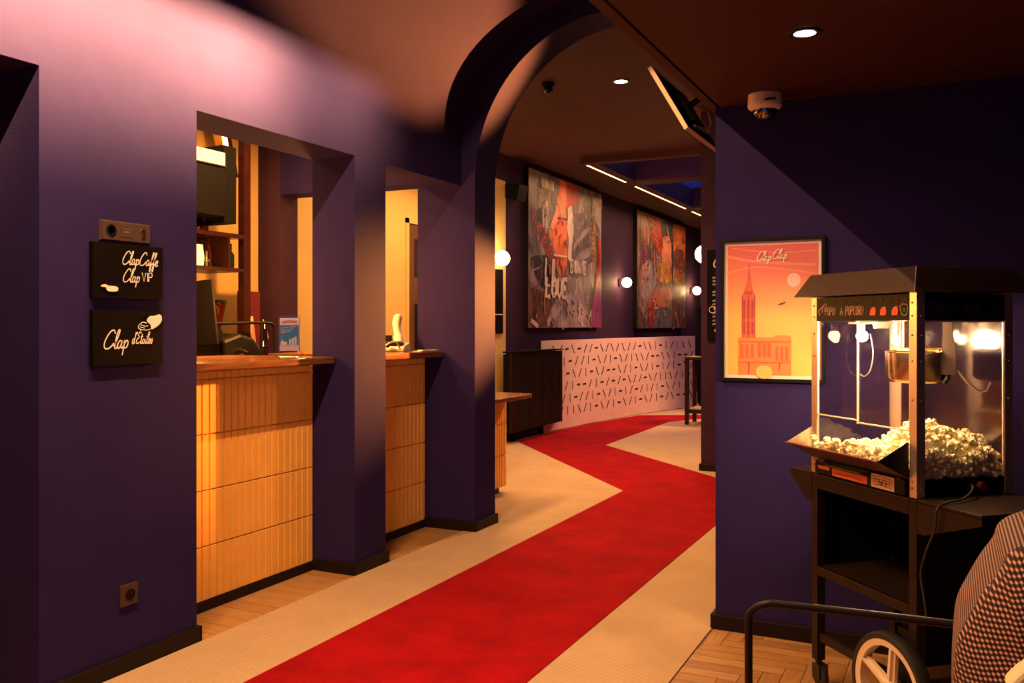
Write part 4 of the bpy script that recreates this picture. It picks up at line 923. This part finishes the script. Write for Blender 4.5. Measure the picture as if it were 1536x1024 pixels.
# canopy
e, top = .046, .712; zb = H1 + .004
w = MB()
w.add([(-e, -e, zb), (D + e, -e, zb), (D + e, Wd + e, zb), (-e, Wd + e, zb), (-.003, -.003, top), (D + .003, -.003, top), (D + .003, Wd + .003, top), (-.003, Wd + .003, top)],
      [(3, 2, 1, 0), (4, 5, 6, 7), (0, 1, 5, 4), (1, 2, 6, 5), (2, 3, 7, 6), (3, 0, 4, 7)])
w.build('canopy', mat('canopy_black', (.040, .020, .014), .36), t, bevel=.002)
dz = top - zb; dx = e - .003; nv = Vector((-dz, 0, dx)).normalized()
f = Flat(lambda u, v, o: Vector((-e + dx * v, Wd - .02 - u, zb + dz * v)) + nv * (o + .0015)); f.lift = .00004
write(f, 'TIM', .09, .30, .42, .004, 0, B, .25, .8, 14, False, .10); write(f, 'POP-CORN', .19, .30, .42, .004, 0, B, .25, .72, 14, False, .10)
f.build('canopy_lettering', mat('embossed_print', (.15, .09, .07), .5), t, normals=False)
# panes
w = MB(); w.box(.0025, .0045, .282, Wd - .031, .214, H0 - .001); w.build('sliding_door', 'glass', t)
w = MB(); w.box(.0055, .0075, .031, .290, .205, H0 - .001); w.build('sliding_door', 'glass', t)
w = MB(); w.box(.031, D - .031, .0035, .0055, .054, H0 - .001); w.build('side_pane', 'glass', t)
w = MB(); w.box(.031, D - .031, Wd - .0055, Wd - .0035, .054, H0 - .001); w.build('side_pane', 'glass', t)
w = MB(); w.box(D - .0055, D - .0035, .031, Wd - .031, .054, H0 - .001); w.build('rear_pane', glass('mirrored_rear_pane', (.90, .84, .80), .14, .10), t)
w = MB()
for (y0, y1) in ((.2815, .2845), (.031, .034), (Wd - .034, Wd - .031)): w.box(.001, .008, y0, y1, .20, H0)
w.box(.001, .008, .034, .28, .202, .206); w.box(.001, .008, .285, Wd - .034, .210, .214)
w.box(.031, .034, .002, .007, .054, H0); w.box(D - .035, D - .031, .002, .007, .054, H0); w.box(.034, D - .035, .002, .007, H0 - .005, H0)
w.build('pane_edges', mat('bright_pane_edge', (.90, .72, .55), .3, .3), t)
# serving tray folded out of the front, drawer below
w = MB(); yy0, yy1 = .036, Wd - .010
w.add([(.0, yy0, .055), (.0, yy1, .055), (-.112, yy0, .112), (-.112, yy1, .112), (-.107, yy0, .114), (-.107, yy1, .114), (.004, yy0, .060), (.004, yy1, .060)],
      [(0, 1, 3, 2), (2, 3, 5, 4), (4, 5, 7, 6), (0, 6, 7, 1), (0, 2, 4, 6), (1, 7, 5, 3)])
w.build('serving_tray', mat('tray_metal', (.085, .045, .035), .45, .2), t)
for y in (yy0, yy1 - .003):
    w = MB(); w.prism([(-.111, .113), (.002, .056), (.002, .168), (-.004, .168)], 1, y, y + .003)
    w.build('tray_cheek', 'blackm' if y == yy0 else 'alu', t)
w = MB(); w.tube([(-.112, yy0 - .002, .1125), (-.112, yy1 + .002, .1125)], .0035, 8); w.build('tray_lip', mat('dark_red_lip', (.14, .02, .02), .4), t)
w = MB(); w.box(-.010, .004, .04, Wd - .035, .004, .050); w.build('crumb_drawer', 'black', t, bevel=.002)
w = MB(); w.tube(smooth_pts([(-.012, .20, .046), (-.030, .21, .044), (-.034, .30, .044), (-.030, .40, .044), (-.012, .41, .046)], 6), .005, 8); w.build('drawer_handle', 'blackm', t, smooth=True)
f = Flat(lambda u, v, o: Vector((-.010 - o, Wd - .035 - u, .004 + v)))
f.rect(.10, .004, .285, .030, 0); f.rect(.02, .018, .085, .030, 0); f.rect(.305, .002, .415, .046, 1)
for k in range(4): f.stroke([(.315, .038 - k * .009), (.36, .041 - k * .009), (.405, .037 - k * .009)], .0016, 2)
f.stroke([(.345, .03), (.355, .012), (.365, .034)], .003, 2); f.stroke([(.375, .028), (.38, .010)], .003, 2); f.stroke([(.11, .014), (.2, .016), (.27, .012)], .002, 3)
f.build('drawer_labels', ['orange', 'sticker', 'mark', 'redbook'], t, normals=False)
w = MB(); w.sphere((-.004, .075, .048), .006, seg=10, ring=6); w.sphere((-.006, .46, .05), .006, seg=10, ring=6); w.build('latch_studs', 'redled', t, smooth=True)
# kettle and inside fittings
kc = (.180, .205)
w = MB(); w.lathe([(.03, .338), (.088, .342), (.100, .356), (.101, .440), (.104, .443), (.098, .445), (.095, .38)], 36, (kc[0], kc[1], 0)); w.build('kettle', 'steel', t, smooth=True)
w = MB(); w.box(kc[0] - .06, kc[0] + .06, kc[1] - .060, kc[1] + .060, .452, .456); w.box(kc[0] - .004, kc[0] + .004, kc[1] - .10, kc[1] + .10, .446, .452); w.build('kettle_lid', 'brass', t)
w = MB(); w.tube([(kc[0], kc[1] + .03, .452), (kc[0], kc[1] + .03, .62)], .005, 10); w.tube([(kc[0], kc[1] + .07, .452), (kc[0], kc[1] + .07, .62)], .0035, 8); w.build('hanging_rod', 'alu', t, smooth=True)
w = MB(); w.tube([(.215, .105, .372), (.215, .105, .44), (.213, .107, .50), (.212, .108, .545)], [.031, .029, .021, .019], 4); w.build('motor_arm', mat('grey_sleeve', (.045, .028, .02), .6, spec=.15), t)
w = MB(); w.tube(smooth_pts([(.205, .100, .372), (.20, .098, .355), (.19, .10, .345)], 5), .008, 8); w.build('tilt_lever', 'black', t, smooth=True)
w = MB(); w.tube(smooth_pts([(.225, .08, .385), (.25, .06, .345), (.28, .05, .322), (.31, .05, .322), (.335, .06, .345)], 8), .0036, 8); w.build('power_lead', 'alu', t, smooth=True)
w = MB(); w.tube(smooth_pts([(.20, .47, .50), (.20, .455, .43), (.20, .47, .37), (.20, .50, .345), (.20, .525, .35)], 8), .0022, 8); w.build('lamp_lead', 'alu', t, smooth=True)
w = MB(); w.box(.10, .21, .36, .46, .535, .542); w.prism([(.33, .543), (.36, .543), (.35, .520), (.335, .520)], 0, .12, .17); w.build('lamp_plate', 'alu', t)
for (x, y, z, r) in ((.15, .45, .492, .021), (.22, .36, .478, .015)):
    w = MB(); w.tube([(x, y, z + .018), (x, y, .540)], .011, 12); sock = w.build('bulb_socket', 'alu', t)
    w = MB(); w.sphere((x, y, z), r, seg=18, ring=12); w.build('bulb', 'bulb', sock, smooth=True)
l = bpy.data.lights.new('machine_lamp', 'POINT'); l.energy = 20; l.color = (1, .66, .36); l.shadow_soft_size = .03
lo = bpy.data.objects.new('machine_lamp', l); COL.objects.link(lo); lo.parent = t; lo.location = (.10, .37, .475)
l2 = l.copy(); lo = bpy.data.objects.new('machine_lamp', l2); l2.energy = 17; COL.objects.link(lo); lo.parent = t; lo.location = (.06, .15, .50)
w = MB(); w.sphere((.24, -.001, .028), .010, seg=12, ring=8); w.lathe([(.0145, 0), (.0145, .012), (.010, .014)], 18, (.24, .002, .028), 0, Matrix.Rotation(PI / 2, 3, 'X')); w.build('power_inlet', mat('dull_red_plug', (.22, .025, .02), .5), t)
w = MB(); w.tube(smooth_pts([(.20, -.006, .028), (.19, -.02, .034), (.165, -.045, .025), (.10, -.08, .010), (.03, -.095, .006), (-.012, -.10, -.01), (-.012, -.09, -.07), (-.014, -.055, -.15), (-.010, -.03, -.22), (-.013, -.05, -.30), (-.014, -.06, -.36)], 8), .0036, 8); w.build('power_cord', 'rubber', t, smooth=True)
w = MB(); w.box(.19, .212, -.012, .002, .018, .040); w.build('plug', 'black', t, bevel=.003)

# popped corn: nobody could count it
rnd = random.Random(11)
def kernel(seed):
    r = random.Random(seed); bm = bmesh.new()
    for k in range(5):
        c = Vector((r.uniform(-1, 1), r.uniform(-1, 1), r.uniform(-.7, .9))) * .0068
        m_ = Matrix.Translation(c) @ Matrix.Diagonal((*[r.uniform(.75, 1.25) for _ in range(3)], 1))
        bmesh.ops.create_icosphere(bm, subdivisions=1, radius=r.uniform(.0055, .0085), matrix=m_)
    for v in bm.verts: v.co += Vector((r.uniform(-1, 1), r.uniform(-1, 1), r.uniform(-1, 1))) * .0011
    bm.verts.index_update(); vs = [v.co.copy() for v in bm.verts]; fs = [[v.index for v in f_.verts] for f_ in bm.faces]; bm.free(); return vs, fs
KS = [kernel(i) for i in range(6)]
def heap(x, y):
    h = .104 + .135 * math.exp(-((x - .10) ** 2 / .012 + (y - .10) ** 2 / .020)) + .085 * math.exp(-((x - .29) ** 2 / .006 + (y - .06) ** 2 / .01)) + .018 * math.sin(x * 31 + y * 17)
    return h - .02 * (y / Wd) - .055 * math.exp(-max(0, y - .02) / .035) - .03 * math.exp(-max(0, x - .02) / .03)
w = MB()
def put_kernel(x, y, z):
    vs, fs = KS[rnd.randrange(6)]; s_ = rnd.uniform(.85, 1.30); R_ = Matrix.Rotation(rnd.uniform(0, 6.28), 3, Vector((rnd.uniform(-1, 1), rnd.uniform(-1, 1), rnd.uniform(-1, 1) + .01)).normalized())
    w.add([R_ @ (v * s_) + Vector((x, y, z)) for v in vs], fs, 1 if rnd.random() < .16 else 0)
for i in range(16):
    for j in range(25):
        x = .026 + (i + rnd.uniform(.1, .9)) / 16 * (D - .052); y = .026 + (j + rnd.uniform(.1, .9)) / 25 * (Wd - .052); put_kernel(x, y, heap(x, y) + rnd.uniform(-.004, .010))
for (axis) in (0, 1):
    for k in range(280):
        if axis == 0: x, y = rnd.uniform(.022, D - .024), rnd.uniform(.018, .024)
        else: x, y = rnd.uniform(.016, .024), rnd.uniform(.05, Wd - .05)
        lo_ = .060 if axis == 0 else .075
        put_kernel(x, y, rnd.uniform(lo_, max(lo_ + .005, heap(x, y))))
for k in range(150): # on the folded tray
    y = rnd.uniform(.07, .48); d_ = rnd.uniform(0, .75) * (1 - abs(y - .25) / .5); put_kernel(-.1 * d_, y, .075 + .065 * d_ + rnd.uniform(0, .03))
vs = []; fs = []; NX, NY = 14, 20
for i in range(NX + 1):
    for j in range(NY + 1): x = .012 + (D - .024) * i / NX; y = .012 + (Wd - .024) * j / NY; vs.append((x, y, heap(x, y) - .012))
for i in range(NX):
    for j in range(NY): a = i * (NY + 1) + j; fs.append((a, a + NY + 1, a + NY + 2, a + 1))
w.add(vs, fs, 0)
o = w.build('popcorn', ['corn', 'cornb'], None, smooth=True, normals=False); o.location = (PX, PY, TZ); o.rotation_euler = (0, 0, PR)
tag(o, 'heap of popped corn behind the glass of the popcorn machine', 'popcorn', None, 'stuff')

# ------------------------------------------------------------------ armchair in the corner
t = thing('armchair', 'low armchair in brown checked cloth with a black tube arm', 'chair', (.12, 2.15, 0)); o_ = Matrix.Translation((-.12, -2.15, 0))
def armtube(y):
    return smooth_pts([(-.475, y, .012), (-.475, y, .25), (-.475, y, .50), (-.468, y, .548), (-.43, y, .574), (-.38, y + .002, .578), (-.1, y + .015, .580), (.14, y + .02, .580), (.28, y + .02, .575), (.33, y + .02, .54), (.34, y + .02, .30), (.34, y + .02, .012)], 6)
w = MB(o_); w.tube(armtube(2.39), .0105, 12); w.build('tube_arm', 'blackm', t, smooth=True)
w = MB(o_); w.tube(armtube(1.74), .0105, 12); w.build('tube_arm', 'blackm', t, smooth=True)
w = MB(o_); w.tube([(.335, 1.75, .34), (.335, 2.40, .34)], .010, 10); w.tube([(.0, 1.745, .225), (.0, 2.395, .225)], .010, 10); w.tube([(.0, 1.745, .225), (.335, 1.76, .225)], .010, 10); w.tube([(.0, 2.395, .225), (.335, 2.41, .225)], .010, 10); w.build('seat_rails', 'blackm', t, smooth=True)
def cushion(prof, y0, y1, r, name):
    # closed profile in x,z swept across y with rounded cheeks; uv in metres
    P = smooth_pts([(a, 0, b) for a, b in prof], 5, True); c = sum(P, Vector()) / len(P); N = len(P)
    rings = []
    for k in range(7): a = PI / 2 * k / 6; rings.append((y0 + r * (1 - math.sin(a)), r * (1 - math.cos(a))))
    rings = [(y0 + r - r * math.sin(PI / 2 * k / 6), r * (1 - math.cos(PI / 2 * k / 6))) for k in range(6, -1, -1)]
    ring2 = [(y1 - r + r * math.sin(PI / 2 * k / 6), r * (1 - math.cos(PI / 2 * k / 6))) for k in range(0, 7)]
    allr = rings + ring2
    al = [0.0]
    for i in range(N): al.append(al[-1] + (P[(i + 1) % N] - P[i]).length)
    me = bpy.data.meshes.new(name); bm = bmesh.new(); uvl = bm.loops.layers.uv.new('UVMap'); V = []
    for (y, ins) in allr:
        row = []
        for q in P:
            d = q - c; k = max(.05, 1 - ins / d.length); g_ = c + d * k; row.append(bm.verts.new(o_ @ Vector((g_.x, y, g_.z))))
        V.append(row)
    yl = [0.0]
    for (a, b) in zip(allr, allr[1:]): yl.append(yl[-1] + math.hypot(b[0] - a[0], b[1] - a[1]))
    for i in range(len(allr) - 1):
        for j in range(N):
            f_ = bm.faces.new((V[i][j], V[i][(j + 1) % N], V[i + 1][(j + 1) % N], V[i + 1][j]))
            for lp, (ii, jj) in zip(f_.loops, ((i, j), (i, j + 1), (i + 1, j + 1), (i + 1, j))):
                if i < 6: lp[uvl].uv = (lp.vert.co.x * .94 + lp.vert.co.z * .34, lp.vert.co.z * .94 - lp.vert.co.x * .34)
                else: lp[uvl].uv = (al[jj], yl[ii])
            f_.smooth = True
    for row in (V[0], V[-1]):
        f_ = bm.faces.new(row); f_.smooth = True
        for lp in f_.loops: lp[uvl].uv = (lp.vert.co.x * .94 + lp.vert.co.z * .34, lp.vert.co.z * .94 - lp.vert.co.x * .34)
    bmesh.ops.recalc_face_normals(bm, faces=bm.faces); bm.to_mesh(me); bm.free(); me.materials.append(M['hound'])
    o = bpy.data.objects.new(name, me); COL.objects.link(o); o.parent = t; return o
BP = [(.010, .40), (.003, .52), (.005, .621), (.012, .70), (.030, .748), (.056, .80), (.083, .842), (.094, .872), (.122, .895), (.18, .915), (.25, .90), (.285, .83), (.25, .62), (.20, .42), (.10, .37)]
cushion(BP, 1.75, 2.34, .15, 'back_cushion')
cushion([(-.40, .24), (-.42, .28), (-.38, .325), (-.2, .335), (.0, .335), (.10, .34), (.13, .29), (.10, .245), (-.2, .235)], 1.80, 2.35, .03, 'seat_cushion')
w = MB(o_); w.prism([(.083, .697), (.20, .845), (.32, .75), (.30, .60), (.115, .60)], 1, 1.70, 1.765); w.build('cream_slab', 'cream', t, bevel=.008, label='unidentified cream slab')  # unidentified cream shape, only grouped with the armchair

# ------------------------------------------------------------------ light
def area(name, loc, rot, sx, sy, e, col, spread=180):
    l = bpy.data.lights.new(name, 'AREA'); l.shape = 'RECTANGLE'; l.size = sx; l.size_y = sy; l.energy = e; l.color = col; l.spread = math.radians(spread)
    o = bpy.data.objects.new(name, l); COL.objects.link(o); o.location = loc; o.rotation_euler = rot; return o
def spot(name, loc, target, e, col, size, blend=.3, soft=.03):
    l = bpy.data.lights.new(name, 'SPOT'); l.energy = e; l.color = col; l.spot_size = math.radians(size); l.spot_blend = blend; l.shadow_soft_size = soft
    o = bpy.data.objects.new(name, l); COL.objects.link(o); o.location = loc; o.rotation_euler = (Vector(target) - Vector(loc)).to_track_quat('-Z', 'Y').to_euler(); return o
WARM = (1, .60, .30)
# linear fitting hung under the crown of the vault, with blinkers either side
lt = thing('linear_light', 'linear light fitting under the crown of the vault', 'ceiling light', (-1.95, 1.6, 3.2))
w = MB(); w.box(-.060, .055, -1.15, 2.5, .02, .05); w.box(-.060, -.055, -1.15, 2.5, -.037, .02); w.box(.05, .055, -1.15, 2.5, -.022, .02); w.build('housing', 'matte', lt)
KEY = (1, .56, .235)
lo = area('linear_lamp', (0, 0, .014), (0, 0, 0), .012, 2.2, 175, KEY); lo.parent = lt
lo = area('wash_lamp', (.012, .65, .012), (0, math.radians(50), 0), .008, 1.9, 160, (1, .56, .11), 40); lo.parent = lt
lo = area('wash_lamp', (.012, 1.75, .012), (0, math.radians(50), 0), .008, 1.3, 24, (1, .56, .14), 40); lo.parent = lt
# bar
area('bar_lamp', (-3.75, 4.0, 2.58), (0, 0, 0), .3, 1.2, 42, (1, .48, .15))
area('bar_lamp', (-3.7, 6.6, 2.9), (0, math.radians(-20), 0), .3, 1.6, 85, (1, .54, .18))
def point(name, loc, e, col, r=.05):
    l = bpy.data.lights.new(name, 'POINT'); l.energy = e; l.color = col; l.shadow_soft_size = r
    o = bpy.data.objects.new(name, l); COL.objects.link(o); o.location = loc; return o
point('soffit_fill', (-3.5, 3.38, 1.5), 45, (1, .40, .08))  # unseen point added to warm the soffit of the wide opening
point('bay_fill', (-3.42, 4.45, 1.55), 45, (1, .40, .08))  # unseen point added to warm the soffit next to the arch
# added warm fill spots without fittings, aimed at vault, pillar, tiles and counter
spot('fill_spot', (-1.3, 7.3, 1.6), (-2.58, 4.15, 2.95), 5600, (1, .31, .05), 18, .6, .03)
spot('fill_spot', (-1.05, 5.75, 2.3), (-3.05, 3.40, .62), 90, (1, .50, .2), 18, 1.0, .06)
spot('fill_spot', (-1.6, 7.0, 1.75), (-2.73, 4.74, 1.36), 4600, (1, .34, .05), 28, 1.0, .04)
spot('fill_spot', (-2.74, 4.72, 2.2), (-1.72, 6.1, 2.78), 260, (1, .45, .16), 24, .5, .02)  # added to brighten the television edges; no lamp is mounted here
spot('fill_spot', (-1.15, 7.7, 2.3), (-3.1, 5.95, .45), 170, (1, .50, .2), 30, .9, .05)
# back room
for (y, ln) in ((10.5, 1.4), (12.95, 2.5), (15.4, 1.4)): area('led_glow', (-3.84, y, 3.175), (0, math.radians(-12), 0), .03, ln, 14 * ln, (1, .52, .22))
spot('room_fill', (-1.6, 12.2, 3.15), (-4.15, 11.9, .15), 470, (1, .46, .22), 58, .8, .05)  # added spot without a fitting, brightens the pink panel
for y in (10.6, 14.7): spot('canvas_fill', (-2.5, y, 3.15), (-4.4, y, 2.1), 75, (1, .58, .36), 62, .8, .04)  # added spots without fittings, brighten the two canvases
spot('room_fill', (-2.2, 9.0, 3.15), (-2.6, 9.2, 0), 110, (1, .52, .26), 100, .8, .05)  # added overhead fill without a fitting, brightens the back room floor
# added cool bluish fill behind the viewer, with no window there
area('cool_fill', (-.3, -1.55, 1.15), (PI / 2, 0, 0), 3.2, 2.0, 4.5, (.40, .36, 1))
w_ = bpy.data.worlds.new('room_dusk'); S.world = w_; w_.use_nodes = True
w_.node_tree.nodes['Background'].inputs[0].default_value = (.30, .32, .60, 1); w_.node_tree.nodes['Background'].inputs[1].default_value = .02

# ------------------------------------------------------------------ camera
cam = bpy.data.cameras.new('camera'); co = bpy.data.objects.new('camera', cam); COL.objects.link(co); S.camera = co
cam.sensor_width = 36; cam.lens = 36 * 1345 / 1536; cam.shift_y = -(512 - 488) / 1536
co.location = (0, 0, 1.3); co.rotation_euler = (PI / 2, 0, math.radians(26.034)); cam.clip_start = .05
S.view_settings.view_transform = 'Standard'; S.view_settings.look = 'None'; S.view_settings.gamma = 1; S.view_settings.use_curve_mapping = False
S.view_settings.exposure = 0
